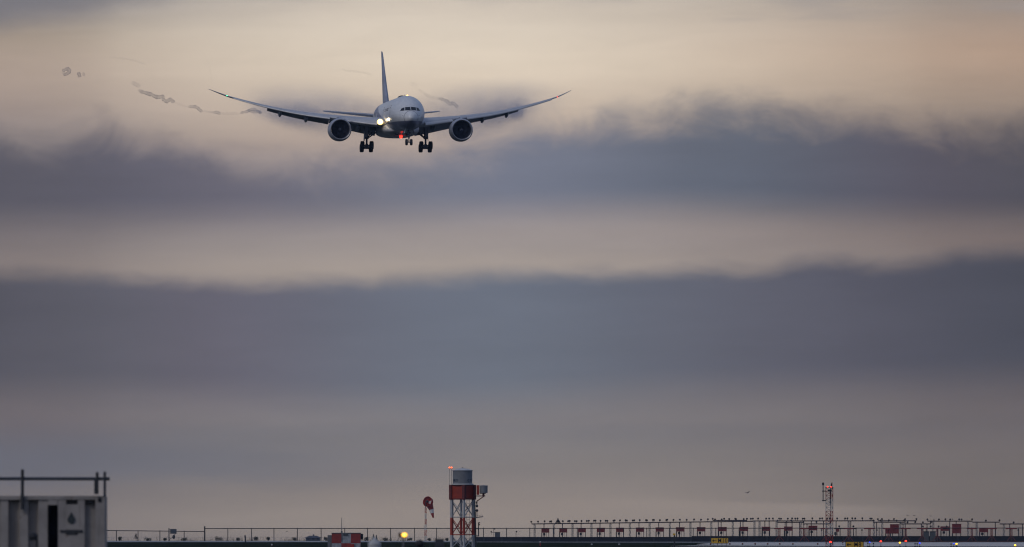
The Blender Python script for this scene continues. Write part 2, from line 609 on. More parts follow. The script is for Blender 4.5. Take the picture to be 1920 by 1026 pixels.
deep = t.m('MULTIPLY', deep, t.step(sp.outputs[1], 7.0, 8.0))
navy = t.mix(t.step(gr, 0.3, 0.7), (0.13, 0.14, 0.22, 1), (0.165, 0.175, 0.26, 1))
colr = t.mix(under, white, navy)
colr = t.mix(t.m('MULTIPLY', under, deep), colr, belly)
# radome ring joint
rr = t.m('SQRT', t.m('ADD', t.m('POWER', sp.outputs[0], 2.0), t.m('POWER', t.m('SUBTRACT', sp.outputs[2], -0.95), 2.0)))
jl = t.m('LESS_THAN', t.m('ABSOLUTE', t.m('SUBTRACT', sp.outputs[1], 1.1)), 0.09)
colr = t.mix(t.m('MULTIPLY', jl, 0.5), colr, (0.12, 0.12, 0.14, 1))
t.put(bf.inputs['Base Color'], colr)
bf.inputs['Roughness'].default_value = 0.32
bf.inputs['Coat Weight'].default_value = 0.15

SS = [0.0015, .03, .07, .12, .2, .3, .42, .6, .8, 1, 1.3, 1.6, 2, 2.4, 2.8, 3.3, 3.8, 4.5, 5.2, 6, 7, 8, 9, 10, 12, 16, 22, 28, 34, 38, 41, 42.5, 44, 46, 48, 50, 52, 54, 56, 58, 59.5, 60.7, 61.5]
fus = MB().loft([fus_ring(s) for s in SS]).build('fuselage', mf, air, smooth=True, sharp=60)

# cockpit panes: front-view outlines carried back onto the nose surface
def nose_patch(pts, off=0.025, n=6):
    """pts: quad (x,z) corners in order; returns a thin curved pane"""
    A, B, Cc, D = [Vector((p[0], p[1])) for p in pts]
    g1, g2 = [], []
    for i in range(n + 1):
        r1, r2 = [], []
        for j in range(n + 1):
            u, v = i / n, j / n
            q = (A * (1 - u) + B * u) * (1 - v) + (D * (1 - u) + Cc * u) * v
            s = fus_s_at(q.x, q.y)
            r1.append(Vector((q.x, s - off, q.y)))
            r2.append(Vector((q.x, s + 0.05, q.y)))
        g1.append(r1)
        g2.append(r2)
    mb = MB()
    va = [[mb.bm.verts.new(p) for p in r] for r in g1]
    vb = [[mb.bm.verts.new(p) for p in r] for r in g2]
    for i in range(n):
        for j in range(n):
            mb.bm.faces.new((va[i][j], va[i + 1][j], va[i + 1][j + 1], va[i][j + 1]))
            mb.bm.faces.new((vb[i][j], vb[i][j + 1], vb[i + 1][j + 1], vb[i + 1][j]))
    ed = [(i, 0) for i in range(n + 1)] + [(n, j) for j in range(1, n + 1)] + [(i, n) for i in range(n - 1, -1, -1)] + [(0, j) for j in range(n - 1, 0, -1)]
    for k in range(len(ed)):
        (i, j), (p, q) = ed[k], ed[(k + 1) % len(ed)]
        mb.bm.faces.new((va[i][j], va[p][q], vb[p][q], vb[i][j]))
    return mb


for sg in (-1, 1):
    nose_patch([(sg * .05, .30), (sg * .93, .27), (sg * .86, .82), (sg * .05, .88)]).build('windscreen', M_GLASS, air, smooth=True)
    nose_patch([(sg * 1.03, .25), (sg * 1.66, .22), (sg * 1.40, .66), (sg * .97, .80)]).build('cockpit_side_window', M_GLASS, air, smooth=True)

# cabin windows and doors on both sides
def side_patch(s0, s1, z0, z1, sg, off=0.012, n=4, inset=0.04):
    mb = MB()
    va, vb = [], []
    for i in range(n + 1):
        ra, rb = [], []
        for j in range(n + 1):
            s, z = s0 + (s1 - s0) * i / n, z0 + (z1 - z0) * j / n
            x = fus_x_at(s, z)
            ra.append(mb.bm.verts.new((sg * (x + off), s, z)))
            rb.append(mb.bm.verts.new((sg * (x - inset), s, z)))
        va.append(ra)
        vb.append(rb)
    for i in range(n):
        for j in range(n):
            mb.bm.faces.new((va[i][j], va[i + 1][j], va[i + 1][j + 1], va[i][j + 1]))
            mb.bm.faces.new((vb[i][j], vb[i][j + 1], vb[i + 1][j + 1], vb[i + 1][j]))
    ed = [(i, 0) for i in range(n + 1)] + [(n, j) for j in range(1, n + 1)] + [(i, n) for i in range(n - 1, -1, -1)] + [(0, j) for j in range(n - 1, 0, -1)]
    for k in range(len(ed)):
        (i, j), (p, q) = ed[k], ed[(k + 1) % len(ed)]
        mb.bm.faces.new((va[i][j], va[p][q], vb[p][q], vb[i][j]))
    return mb


M_SEAM = mat('door seam', (0.10, 0.10, 0.12), 0.6)
M_DOOR = mat('door paint', (0.58, 0.59, 0.62), 0.35, 0, 0.06)
for sg in (-1, 1):
    w0 = side_patch(12.6, 12.88, 0.55, 1.02, sg).build('cabin_window', M_GLASS, air, smooth=True)
    for k in range(1, 44):
        s = 12.6 + k * 0.66
        if 21.5 < s < 23.2 or 34 < s < 35.5:
            continue
        c = w0.copy()
        C.objects.link(c)
        c.location = (0, k * 0.66, 0)
    for s in (9.0, 22.0, 34.4):
        d_ = side_patch(s, s + 1.07, -0.55, 1.38, sg, 0.010).build('cabin_door', M_SEAM, air, smooth=True)
        side_patch(s + .06, s + 1.01, -0.49, 1.32, sg, 0.022).build('door_panel', M_DOOR, d_, smooth=True)
        side_patch(s + .40, s + .66, 0.75, 1.05, sg, 0.034, inset=0.0).build('door_window', M_GLASS, d_, smooth=True)

# wing-to-body fairing
rings = []
for s, w, b, zt in [(17.0, 1.2, -2.75, -2.3), (18.2, 2.3, -3.0, -1.9), (20, 2.95, -3.22, -1.1), (23, 3.2, -3.38, -.8), (27, 3.3, -3.45, -.7), (32, 3.3, -3.45, -.7), (36, 3.1, -3.3, -.9), (39, 2.5, -3.1, -1.3), (41.5, 1.3, -2.85, -2.1)]:
    ring = []
    for i in range(32):
        a = 2 * math.pi * i / 32
        cx, cz = math.sin(a), math.cos(a)
        ex = 0.75
        ring.append(Vector((w * math.copysign(abs(cx) ** ex, cx), s, (b + zt) / 2 + (zt - b) / 2 * math.copysign(abs(cz) ** ex, cz))))
    rings.append(ring)
m_fair = mat('fairing paint', (0.46, 0.465, 0.50), 0.36, 0, 0.12, 0.5)
MB().loft(rings).build('wing_body_fairing', m_fair, air, smooth=True, sharp=60)
for sg in (-1, 1):
    mb = MB()
    mb.loft([[(sg * .9 + dx * .26, s, -3.02 + dz) for dx, dz in ((-1, .25), (1, .25), (1, -z1), (-1, -z1))] for s, z1 in ((18.6, .30), (19.4, .30), (20.6, .22))])
    mb.build('ram_air_inlet', M_DARK, air)

# wing tables: span -> (LE station, chord, LE height, thickness ratio)
WLE = [(2.0, 19.4), (2.9, 20.0), (10, 25.1), (20, 32.3), (26.5, 37.1), (28.3, 38.9), (29.4, 40.8), (30.35, 42.6)]
WTE = [(2.0, 34.3), (2.9, 34.3), (10, 34.6), (15, 36.0), (20, 37.7), (26.5, 40.2), (28.3, 41.3), (29.4, 42.3), (30.35, 43.3)]
WZ = [(2.0, -1.4), (2.9, -1.28), (4.6, -1.12), (10.5, -.28), (16.4, .66), (21.7, 1.92), (27.0, 3.5), (28.5, 4.1), (30.35, 4.98)]
WT = [(2.0, .135), (10, .11), (20, .095), (27, .09), (30.35, .10)]


def lerp(tab, x):
    if x <= tab[0][0]:
        return tab[0][1]
    for (a, va), (b, vb) in zip(tab, tab[1:]):
        if x <= b:
            return va + (vb - va) * (x - a) / (b - a)
    return tab[-1][1]


def wz(y):
    return interp(WZ, y)


INC = 0.006      # chord line falls this much per metre aft


def foil(x, tc_):
    t_ = 5 * tc_ * (0.2969 * math.sqrt(max(x, 0)) - 0.126 * x - 0.3516 * x ** 2 + 0.2843 * x ** 3 - 0.1015 * x ** 4)
    cam_ = 0.012 * math.sin(math.pi * x)
    return cam_ + t_, cam_ - t_ * 0.8


def wing_ring(y, xmax, sg, n=12):
    le, te, z, tk = lerp(WLE, y), lerp(WTE, y), wz(y), lerp(WT, y)
    c = te - le
    up, dn = [], []
    for i in range(n + 1):
        x = xmax * (1 - math.cos(math.pi / 2 * i / n))
        a, b = foil(x, tk)
        zz = z - INC * c * x
        up.append(Vector((sg * y, le + c * x, zz + a * c)))
        dn.append(Vector((sg * y, le + c * x, zz + b * c)))
    return up[::-1] + dn[1:]


def flap_ring(y, sg, f0=0.76, fc=0.235, ang=17, drop=0.012, n=7, tk=0.16, zoff=0.0):
    le, te, z = lerp(WLE, y), lerp(WTE, y), wz(y)
    c = te - le
    hs, hz = le + c * f0, z - INC * c * f0 - drop * c * 0.5 + zoff
    ca, sa = math.cos(R(ang)), math.sin(R(ang))
    L = c * fc
    up, dn = [], []
    for i in range(n + 1):
        x = 1 - math.cos(math.pi / 2 * i / n)
        a, b = foil(x, tk)
        for lst, q in ((up, a), (dn, b)):
            px_, pz_ = L * x, L * q
            lst.append(Vector((sg * y, hs + px_ * ca + pz_ * sa, hz - px_ * sa + pz_ * ca)))
    return up[::-1] + dn[1:]


def slat_ring(y, sg, n=7):
    le, te, z = lerp(WLE, y), lerp(WTE, y), wz(y)
    c = te - le
    L = 0.35 + 0.085 * c
    hs, hz = le - 0.52 * L, z - 0.30 * L
    ang = R(-24)
    ca, sa = math.cos(ang), math.sin(ang)
    up, dn = [], []
    for i in range(n + 1):
        x = 1 - math.cos(math.pi / 2 * i / n)
        a, b = foil(x, 0.34)
        for lst, q in ((up, a), (dn, b * 0.55)):
            px_, pz_ = L * x, L * q
            lst.append(Vector((sg * y, hs + px_ * ca + pz_ * sa, hz - px_ * sa + pz_ * ca)))
    return up[::-1] + dn[1:]


M_WL = mat('wing underside grey', (0.33, 0.335, 0.36), 0.42, 0, 0.1, 0.5)
for sg in (-1, 1):
    ys = [2.0, 2.9, 5, 7.5, 10, 12.5, 15, 17.5, 19.5, 21.0]
    rings = [wing_ring(y, 0.78, sg) for y in ys] + [wing_ring(y, 1.0, sg) for y in (21.06, 23, 25, 26.5, 27.4, 28.3, 29.0, 29.7, 30.35)]
    wing = MB().loft(rings).build('wing', M_GREYP, air, smooth=True, sharp=50)
    for a, b, nn in ((3.3, 9.5, 5), (11.0, 20.95, 7)):
        MB().loft([flap_ring(a + (b - a) * i / nn, sg, fc=.25 if a < 5 else .24, ang=27 if a < 5 else 21) for i in range(nn + 1)]).build('flap', M_FLAP, wing, smooth=True, sharp=50)
    MB().loft([flap_ring(9.6 + 1.3 * i / 2, sg, ang=14) for i in range(3)]).build('flaperon', M_FLAP, wing, smooth=True, sharp=50)
    for a, b, nn in ((4.0, 8.9, 5), (11.4, 26.6, 12)):
        MB().loft([slat_ring(a + (b - a) * i / nn, sg) for i in range(nn + 1)]).build('slat', M_SLAT, wing, smooth=True, sharp=50)
    # flap track fairings : pointed canoes hanging below the trailing edge
    for y in (6.3, 14.7, 18.9):
        le, te, z = lerp(WLE, y), lerp(WTE, y), wz(y)
        c = te - le
        s0, z0 = le + 0.52 * c, z - INC * c * .52 - 0.055 * c
        s1 = te + 0.10 * c + 0.7
        z1 = z - INC * c - 0.62 - 0.035 * c
        rings = []
        for i in range(9):
            f = i / 8
            rw = 0.28 * math.sin(math.pi * (0.06 + 0.94 * f) ** 0.8) + 0.015
            rh = 0.52 * math.sin(math.pi * (0.06 + 0.94 * f) ** 0.9) + 0.015
            sc, zc = s0 + (s1 - s0) * f, z0 + (z1 - z0) * f ** 1.6
            rings.append([Vector((sg * y + rw * math.sin(2 * math.pi * k / 12), sc, zc + rh * math.cos(2 * math.pi * k / 12))) for k in range(12)])
        MB().loft(rings).build('flap_track_fairing', M_FLAP, wing, smooth=True)
    # navigation light
    yl = 27.6
    nl = MB().ball((sg * yl, lerp(WLE, yl) - 0.05, wz(yl) + 0.03), (0.10, 0.09, 0.07)).build('navigation_light', M_LAMPGRN if sg < 0 else M_LAMPRED, wing, smooth=True)

    # engine
    ex, ez = sg * 10.05, -2.32
    s0 = 20.1
    e = MB().lathe([(1.70, s0 + .10), (1.79, s0 + .35), (1.87, s0 + .9), (1.915, s0 + 1.7), (1.92, s0 + 2.6), (1.86, s0 + 4.0), (1.68, s0 + 5.4), (1.50, s0 + 6.4), (1.42, s0 + 6.4), (1.38, s0 + 5.0), (1.38, s0 + 2.4), (1.42, s0 + 2.4), (1.66, s0 + .12), (1.70, s0 + .10)], (ex, 0, ez), 'Y', 56).build('engine_nacelle', M_NAC, air, smooth=True, sharp=45)
    MB().lathe([(1.705, s0 + .14), (1.69, s0 + .03), (1.64, s0 - .03), (1.575, s0 + .0), (1.53, s0 + .10), (1.50, s0 + .28), (1.52, s0 + .28), (1.66, s0 + .16)], (ex, 0, ez), 'Y', 56).build('inlet_lip', M_LIP, e, smooth=True, sharp=60)
    MB().lathe([(1.503, s0 + .27), (1.45, s0 + .6), (1.425, s0 + 1.1), (1.42, s0 + 1.75), (1.0, s0 + 1.95), (.3, s0 + 1.95), (.02, s0 + 1.95)], (ex, 0, ez), 'Y', 56).build('inlet_liner', M_LINER, e, smooth=True, sharp=45)
    fan = MB()
    for k in range(18):
        a0 = 2 * math.pi * k / 18
        rings = []
        for q in range(7):
            f = q / 6
            r_ = 0.40 + (1.41 - 0.40) * f
            ch = 0.34 + 0.22 * f
            tw = R(28 + 34 * f)
            aa = a0 + 0.16 * math.sin(f * math.pi) - 0.16 * f
            cpos = Vector((r_ * math.cos(aa), s0 + 1.30, r_ * math.sin(aa)))
            tang = Vector((-math.sin(aa), 0, math.cos(aa)))
            dirv = tang * math.sin(tw) + Vector((0, 1, 0)) * math.cos(tw)
            nr = tang * math.cos(tw) - Vector((0, 1, 0)) * math.sin(tw)
            rings.append([Vector((ex, 0, ez)) + cpos + dirv * ch * u + nr * v for u, v in ((-.5, 0), (0, .022), (.5, 0), (0, -.022))])
        fan.loft(rings)
    fo = fan.build('fan', M_FAN, e, smooth=True, sharp=60)
    MB().lathe([(.012, s0 + .68), (.10, s0 + .74), (.22, s0 + .9), (.33, s0 + 1.12), (.41, s0 + 1.4)], (ex, 0, ez), 'Y', 24, cap=True).build('spinner', M_LINER, fo, smooth=True)
    sw = MB()
    pts = []
    for k in range(15):
        a = k / 14 * 4.2
        r_ = 0.08 + 0.19 * k / 14
        sy = s0 + .68 + (r_ / .33) ** 1.25 * .44 - 0.03
        pts.append(Vector((ex + r_ * math.cos(a), sy, ez + r_ * math.sin(a))))
    for a_, b_ in zip(pts, pts[1:]):
        sw.bar(a_, b_, .022, seg=5)
    sw.build('spinner_spiral', mat('spiral paint', (.35, .35, .36), .5), fo)
    MB().lathe([(1.36, s0 + 4.0), (1.0, s0 + 6.6), (.78, s0 + 7.8), (.40, s0 + 7.7), (.30, s0 + 8.6), (.02, s0 + 9.2)], (ex, 0, ez), 'Y', 32).build('exhaust_nozzle', M_GEAR, e, smooth=True, sharp=45)
    # pylon
    zw = wz(10.05)
    rings = []
    for s, zb, zt, w in ((s0 + 1.2, ez + 1.80, ez + 1.88, .10), (s0 + 2.6, ez + 1.5, ez + 2.18, .24), (s0 + 4.6, ez + 1.2, zw + .12, .3), (s0 + 6.5, ez + 1.0, zw + .15, .3), (s0 + 9.0, ez + 1.2, zw - .1, .2), (s0 + 10.6, zw - .6, zw - .35, .06)):
        rings.append([Vector((ex + dx * w, s, z_)) for dx, z_ in ((-1, zb), (1, zb), (1, zt), (-1, zt))])
    MB().loft(rings).build('pylon', M_NAC, e)
    ci = -sg
    a = R(52)
    c0 = Vector((ex + ci * 1.86 * math.cos(a), 0, ez + 1.86 * math.sin(a)))
    c1 = c0 + Vector((ci * math.cos(a), 0, math.sin(a))) * .62
    MB().poly([c0 + Vector((0, s0 + 1.1, 0)), c0 + Vector((0, s0 + 2.8, 0)), c1 + Vector((0, s0 + 2.6, 0)), c1 + Vector((0, s0 + 2.1, 0))], .03, (0, 0, 1)).build('nacelle_strake', M_SLAT, e)

    # horizontal tail
    rings = []
    for y, le, ch, z in ((0.4, 52.6, 7.0, 1.0), (1.6, 53.6, 6.2, 1.12), (6, 56.6, 4.0, 1.56), (9.3, 58.9, 2.5, 1.9), (9.85, 59.9, 1.5, 1.97)):
        up, dn = [], []
        for i in range(9):
            x = 1 - math.cos(math.pi / 2 * i / 8)
            a_, b_ = foil(x, 0.09)
            up.append(Vector((sg * y, le + ch * x, z + (a_ - .01) * ch - 0.03 * ch * x)))
            dn.append(Vector((sg * y, le + ch * x, z + b_ * ch - 0.03 * ch * x)))
        rings.append(up[::-1] + dn[1:])
    MB().loft(rings).build('tailplane', M_GREYP, air, smooth=True, sharp=50)

    # main landing gear
    gx, gs = sg * 4.9, 30.6
    top = Vector((gx - sg * .1, gs + .2, -1.3))
    piv = Vector((gx, gs, -4.88))
    st_ = MB().bar(top, Vector((gx, gs, -3.4)), .27).bar(Vector((gx, gs, -3.4)), piv, .16).bar((gx, gs, -3.25), (gx, gs, -3.6), .34)
    st_.bar((gx, gs - .3, -3.5), (gx, gs - .62, -4.1), .06).bar((gx, gs - .62, -4.1), (gx, gs - .2, -4.6), .06)
    st_.box((gx, gs, -4.55), (.42, .5, .3))
    strut = st_.build('main_gear_strut', M_GEAR, air, smooth=True)
    br = MB().bar((gx - sg * .05, gs - .1, -3.55), (sg * 2.6, gs - 1.2, -1.95), .11).bar((gx - sg * .05, gs + .1, -3.4), (sg * 3.1, gs + 2.6, -1.7), .10)
    br.bar((gx - sg * 1.0, gs - .5, -2.9), (gx - sg * .15, gs, -2.2), .05)
    br.build('side_brace', M_GEAR, strut, smooth=True)
    MB().poly([(gx + sg * .28, gs - .9, -1.2), (gx + sg * .28, gs + .9, -1.2), (gx + sg * .42, gs + .7, -3.9), (gx + sg * .36, gs - .5, -3.9)], .06, (sg, 0, 0)).build('gear_door', M_FLAP, strut)
    MB().poly([(gx - sg * .25, gs - .62, -1.3), (gx + sg * .36, gs - .62, -1.3), (gx + sg * .40, gs - .55, -3.3), (gx - sg * .05, gs - .55, -3.3)], .05, (0, -1, 0)).build('gear_leg_door', M_FLAP, strut)
    fr, rr_ = Vector((gx, gs - .74, -4.66)), Vector((gx, gs + .74, -5.10))
    tb = MB().bar(fr, rr_, .16)
    for q in (fr, rr_):
        tb.bar(q - Vector((.95, 0, 0)), q + Vector((.95, 0, 0)), .10)
    tb.box((gx, gs, -4.9), (.55, 1.0, .42)).box((gx, gs - .74, -4.72), (.9, .3, .3)).box((gx, gs + .74, -5.06), (.9, .3, .34))
    truck = tb.build('bogie', M_GEAR, strut, smooth=True)
    for q in (fr, rr_):
        for dx in (-.76, .76):
            c = q + Vector((dx, 0, 0))
            w_ = MB()
            prof = [(.30, -.26), (.50, -.33), (.63, -.31), (.69, -.21), (.70, 0), (.69, .21), (.63, .31), (.50, .33), (.30, .26)]
            rings = [[c + Vector((h, r_ * math.cos(2 * math.pi * k / 24), r_ * math.sin(2 * math.pi * k / 24))) for k in range(24)] for r_, h in prof]
            w_.loft(rings)
            wh = w_.build('main_wheel', M_RUBBER, strut, smooth=True, sharp=50)
            rings = [[c + Vector((h, r_ * math.cos(2 * math.pi * k / 16), r_ * math.sin(2 * math.pi * k / 16))) for k in range(16)] for r_, h in ((.04, -.15), (.31, -.2), (.31, .2), (.04, .15))]
            MB().loft(rings).build('rim', M_GEAR, wh, smooth=True)

# vertical tail
rings = []
for z, le, ch in ((2.2, 46.6, 11.2), (3.2, 48.0, 9.8), (6.0, 51.6, 7.4), (9, 55.2, 4.9), (11.2, 57.9, 3.3), (11.75, 58.8, 2.6), (12.0, 59.7, 1.7)):
    up, dn = [], []
    tk = 0.105 - 0.012 * (z - 2) / 10
    for i in range(10):
        x = 1 - math.cos(math.pi / 2 * i / 9)
        a_ = 5 * tk * (0.2969 * math.sqrt(x) - 0.126 * x - 0.3516 * x ** 2 + 0.2843 * x ** 3 - 0.1015 * x ** 4) * ch * (0.82 if z > 4 else 0.82)
        up.append(Vector((a_, le + ch * x, z)))
        dn.append(Vector((-a_, le + ch * x, z)))
    rings.append(up[::-1] + dn[1:])
M_FIN = mat('blue grey tail paint', (0.25, 0.27, 0.35), 0.36, 0, 0.2, 0.5)
MB().loft(rings).build('tail_fin', M_FIN, air, smooth=True, sharp=50)

# nose gear
gx, gs = 0, 5.2
st_ = MB().bar((0, gs + .3, -2.6), (0, gs, -4.2), .15).bar((0, gs, -4.2), (0, gs, -4.82), .09).bar((-.5, gs, -4.82), (.5, gs, -4.82), .08)
st_.bar((0, gs - .05, -3.9), (0, gs + 1.8, -2.8), .06).box((0, gs - .1, -3.35), (.62, .2, .26)).box((0, gs - .05, -3.75), (.26, .26, .34))
strut = st_.build('nose_gear_strut', M_GEAR, air, smooth=True)
for dx in (-.385, .385):
    c = Vector((dx, gs, -4.82))
    prof = [(.24, -.17), (.40, -.205), (.48, -.18), (.515, -.10), (.52, 0), (.515, .10), (.48, .18), (.40, .205), (.24, .17)]
    rings = [[c + Vector((h, r_ * math.cos(2 * math.pi * k / 24), r_ * math.sin(2 * math.pi * k / 24))) for k in range(24)] for r_, h in prof]
    wh = MB().loft(rings).build('nose_wheel', M_RUBBER, strut, smooth=True, sharp=50)
    rings = [[c + Vector((h, r_ * math.cos(2 * math.pi * k / 16), r_ * math.sin(2 * math.pi * k / 16))) for k in range(16)] for r_, h in ((.04, -.10), (.25, -.15), (.25, .15), (.04, .10))]
    MB().loft(rings).build('rim', M_GEAR, wh, smooth=True)
    sg = 1 if dx > 0 else -1
    MB().poly([(sg * .60, gs - 1.2, -2.62), (sg * .60, gs + .6, -2.72), (sg * .78, gs + .5, -3.42), (sg * .78, gs - 1.0, -3.34)], .04, (sg, 0, 0)).build('nose_gear_door', M_FLAP, strut)

# landing lamp, its modelled glow and glint, beacons, radome, probes
lens = MB().ball((-3.55, 19.7, -1.08), (.52, .26, .50), 20, 12).build('landing_light_glow', mat('warm lamp glow', (.8, .7, .4), .3, 0, 0, emit=(1.0, .66, .22), estr=1.8), air, smooth=True)  # oversize glowing shell stands in for the halo around the lamp
MB().ball((-3.55, 19.52, -1.08), (.34, .2, .33), 16, 10).build('bulb', M_LAND, lens, smooth=True)
MB().ball((-2.86, 12.0, -.93), (.17, .30, .15)).build('landing_light_glow', M_LAND, air, smooth=True)  # emissive ball standing in for a glint on the fuselage side, not a lamp
MB().ball((0.05, 21.5, -3.44), (.26, .3, .30)).build('beacon', M_LAMPRED, air, smooth=True)
MB().ball((0.1, 9.6, 2.97), (.13, .16, .11)).build('beacon', M_AMBER, air, smooth=True)
rings = []
for s, w, h in ((17.5, .30, .10), (18.0, .5, .26), (19, .58, .36), (21, .58, .36), (22, .5, .26), (22.8, .25, .06)):
    rings.append([Vector((w * math.sin(2 * math.pi * k / 16), s, 2.93 + (h if math.cos(2 * math.pi * k / 16) > 0 else .05) * math.cos(2 * math.pi * k / 16))) for k in range(16)])
MB().loft(rings).build('antenna_radome', M_DARK, air, smooth=True)
for x in (-.95, .95):
    z = -.55
    s = fus_s_at(x * 1.35, z)
    MB().bar((x * 1.35, s + .05, z), (x * 1.48, s - .15, z), .025).bar((x * 1.48, s - .15, z), (x * 1.48, s - .38, z), .018).build('pitot_probe', M_DARK, air)
MB().poly([(0, 14, 2.9), (0, 14.6, 2.9), (0, 14.65, 3.25), (0, 14.35, 3.25)], .03, (1, 0, 0)).build('blade_antenna', M_DARK, air)


# ------------------------------------------------------------------ condensation over the wings and vortex tubes
def vol_mat(name, density, color, shell=False, nscale=1.2, lo=0.28, hi=0.68):
    m = bpy.data.materials.new(name)
    m.use_nodes = True
    nt = m.node_tree
    nt.nodes.clear()
    t = NT(nt)
    out = t.n('ShaderNodeOutputMaterial')
    pv = t.n('ShaderNodeVolumePrincipled')
    pv.inputs['Color'].default_value = (*color, 1)
    pv.inputs['Anisotropy'].default_value = 0.0
    nt.links.new(pv.outputs[0], out.inputs['Volume'])
    if shell:
        pv.inputs['Density'].default_value = density
    else:
        co = t.n('ShaderNodeTexCoord').outputs['Object']
        gd = t.n('ShaderNodeTexGradient', gradient_type='SPHERICAL')
        t.put(gd.inputs[0], co)
        mp = t.n('ShaderNodeMapping')
        t.put(mp.inputs[0], co)
        mp.inputs['Scale'].default_value = (3.0, 1.0, 1.0)
        f = t.noise(mp.outputs[0], nscale, 5, 0.6, 0.3)
        t.put(pv.inputs['Density'], t.m('MULTIPLY', t.m('MULTIPLY', t.step(gd.outputs[1], 0.0, 0.85), t.step(f, lo, hi)), density))
    return m


M_VAP = vol_mat('wing vapour', 0.105, (0.74, 0.80, 0.96), lo=0.05, hi=0.75)
M_VAP2 = vol_mat('flap vapour', 0.2, (0.72, 0.78, 0.95), lo=0.1, hi=0.7)


def vapour(px_, py_, d, a, b, c, roll, m, label):
    mb = MB().ball((0, 0, 0), 1.0, 32, 20)
    o = mb.build('vapour_cloud', m, smooth=True)
    o.location = P(px_, py_, d)
    o.scale = (a, b, c)
    o.rotation_euler = (0, R(roll), R(4.95))
    tag(o, label, 'vapour', 'condensation around the wings', 'stuff')
    return o


vapour(618, 211, 1908, 18.0, 9, 5.6, 8.0, M_VAP, 'dim grey vapour over the wing left of the fuselage')
vapour(886, 209, 1908, 19.0, 9, 6.2, -8.5, M_VAP, 'dim grey vapour over the wing right of the fuselage')
vapour(545, 213, 1905, 9.0, 5, 3.0, 9.5, M_VAP2, 'grey vapour wisp trailing under the flap of the left wing')
vapour(936, 211, 1905, 8.0, 5, 3.0, -11, M_VAP2, 'grey vapour wisp trailing under the flap of the right wing')
vapour(968, 210, 1903, 2.2, 4, 1.7, -6, vol_mat('flap tip vapour', 0.38, (0.66, 0.72, 0.9)), 'round grey vapour puff at the flap end of the right wing')

M_TUBE = vol_mat('vortex vapour', 2.3, (0.42, 0.43, 0.48), shell=True)
M_TUBEF = vol_mat('thin vortex vapour', 0.75, (0.42, 0.43, 0.48), shell=True)
M_TUBED = vol_mat('dense vortex vapour', 2.8, (0.40, 0.43, 0.52), shell=True)


def tube_rings(path, r, n=12, flip=False):
    rings = []
    for i, p in enumerate(path):
        tng = (path[min(i + 1, len(path) - 1)] - path[max(i - 1, 0)]).normalized()
        u = tng.cross(Vector((0, 1, 0)))
        u = u.normalized() if u.length > 1e-3 else Vector((1, 0, 0))
        v = tng.cross(u).normalized()
        rr_ = r(i / max(1, len(path) - 1)) if callable(r) else r
        rings.append([p + (u * math.cos(2 * math.pi * k / n) + v * math.sin(2 * math.pi * k / n)) * rr_ for k in range(n)])
    return rings


def smooth_path(pts, per=7):
    out = []
    for i in range(len(pts) - 1):
        p0, p1, p2, p3 = pts[max(i - 1, 0)], pts[i], pts[i + 1], pts[min(i + 2, len(pts) - 1)]
        for k in range(per):
            t_ = k / per
            out.append(0.5 * ((2 * p1) + (p2 - p0) * t_ + (2 * p0 - 5 * p1 + 4 * p2 - p3) * t_ ** 2 + (3 * p1 - p0 - 3 * p2 + p3) * t_ ** 3))
    out.append(pts[-1])
    return out


def vortex(strands, m, label, wall=0.27):
    """each strand: list of (px,py,d) and a radius in px; a hollow tube of mist"""
    mb = MB()
    for pts, rp in strands:
        path = smooth_path([P(*q) for q in pts])
        d0 = pts[0][2]
        rr0 = rp * d0 / F
        n = 12
        prof = lambda f: rr0 * (0.35 + 0.65 * min(1, min(f, 1 - f) * 7)) * (1 + 0.14 * math.sin(f * 23) + 0.10 * math.sin(f * 51 + 1))
        out = tube_rings(path, prof, n)
        inn = tube_rings(path, lambda f: prof(f) * (1 - wall), n)
        a = [[mb.bm.verts.new(p) for p in r] for r in out]
        b = [[mb.bm.verts.new(p) for p in r] for r in inn]
        for G, fl_ in ((a, False), (b, True)):
            for A, B in zip(G, G[1:]):
                for i in range(n):
                    j = (i + 1) % n
                    f = (A[i], B[i], B[j], A[j])
                    mb.bm.faces.new(f[::-1] if fl_ else f)
        for k, e_ in ((0, False), (-1, True)):
            for i in range(n):
                j = (i + 1) % n
                f = (a[k][i], a[k][j], b[k][j], b[k][i])
                mb.bm.faces.new(f[::-1] if e_ else f)
    c = P(*strands[0][0][0])
    o = mb.build('vortex_trail', m, None, c, smooth=True, recalc=True, sharp=80)
    return tag(o, label, 'vapour trail', 'vortex trails behind the jet')


D1 = 1960
vortex([([(259, 168.5, D1), (266, 172, D1), (276, 175, D1), (284, 177.5, D1), (291, 181, D1), (298, 182, D1), (304, 181, D1), (309, 184, D1)], 3.6),
        ([(303, 184, D1 + 2), (308, 188, D1 + 2), (313, 190, D1 + 2), (318, 186.5, D1 + 2), (323, 189, D1 + 2), (325, 193.5, D1 + 2)], 3.4)], M_TUBE, 'longest twisted grey vapour trail left of the wingtip')
vortex([([(246, 154, D1 + 15), (252, 157, D1 + 15), (258, 160, D1 + 15), (262, 163, D1 + 15)], 3.8)], M_TUBEF, 'faint vapour smudge just above the longest twisted trail')
vortex([([(353, 200, D1 - 4), (360, 200, D1 - 4), (367, 200.5, D1 - 4), (371, 203, D1 - 4), (375, 207, D1 - 4), (380, 209, D1 - 4)], 3.0)], M_TUBE, 'short hooked vapour knot below the left wingtip')
vortex([([(324, 192, D1), (332, 193.5, D1), (340, 197, D1), (348, 199, D1), (355, 200, D1)], 1.8)], M_TUBEF, 'faint vapour thread joining the longest twisted trail to the hooked knot')
vortex([([(379, 208.5, D1 - 4), (386, 209, D1 - 5), (394, 210, D1 - 6), (401, 211, D1 - 8)], 1.8)], M_TUBEF, 'faint vapour thread between the hooked knot and the small ring')
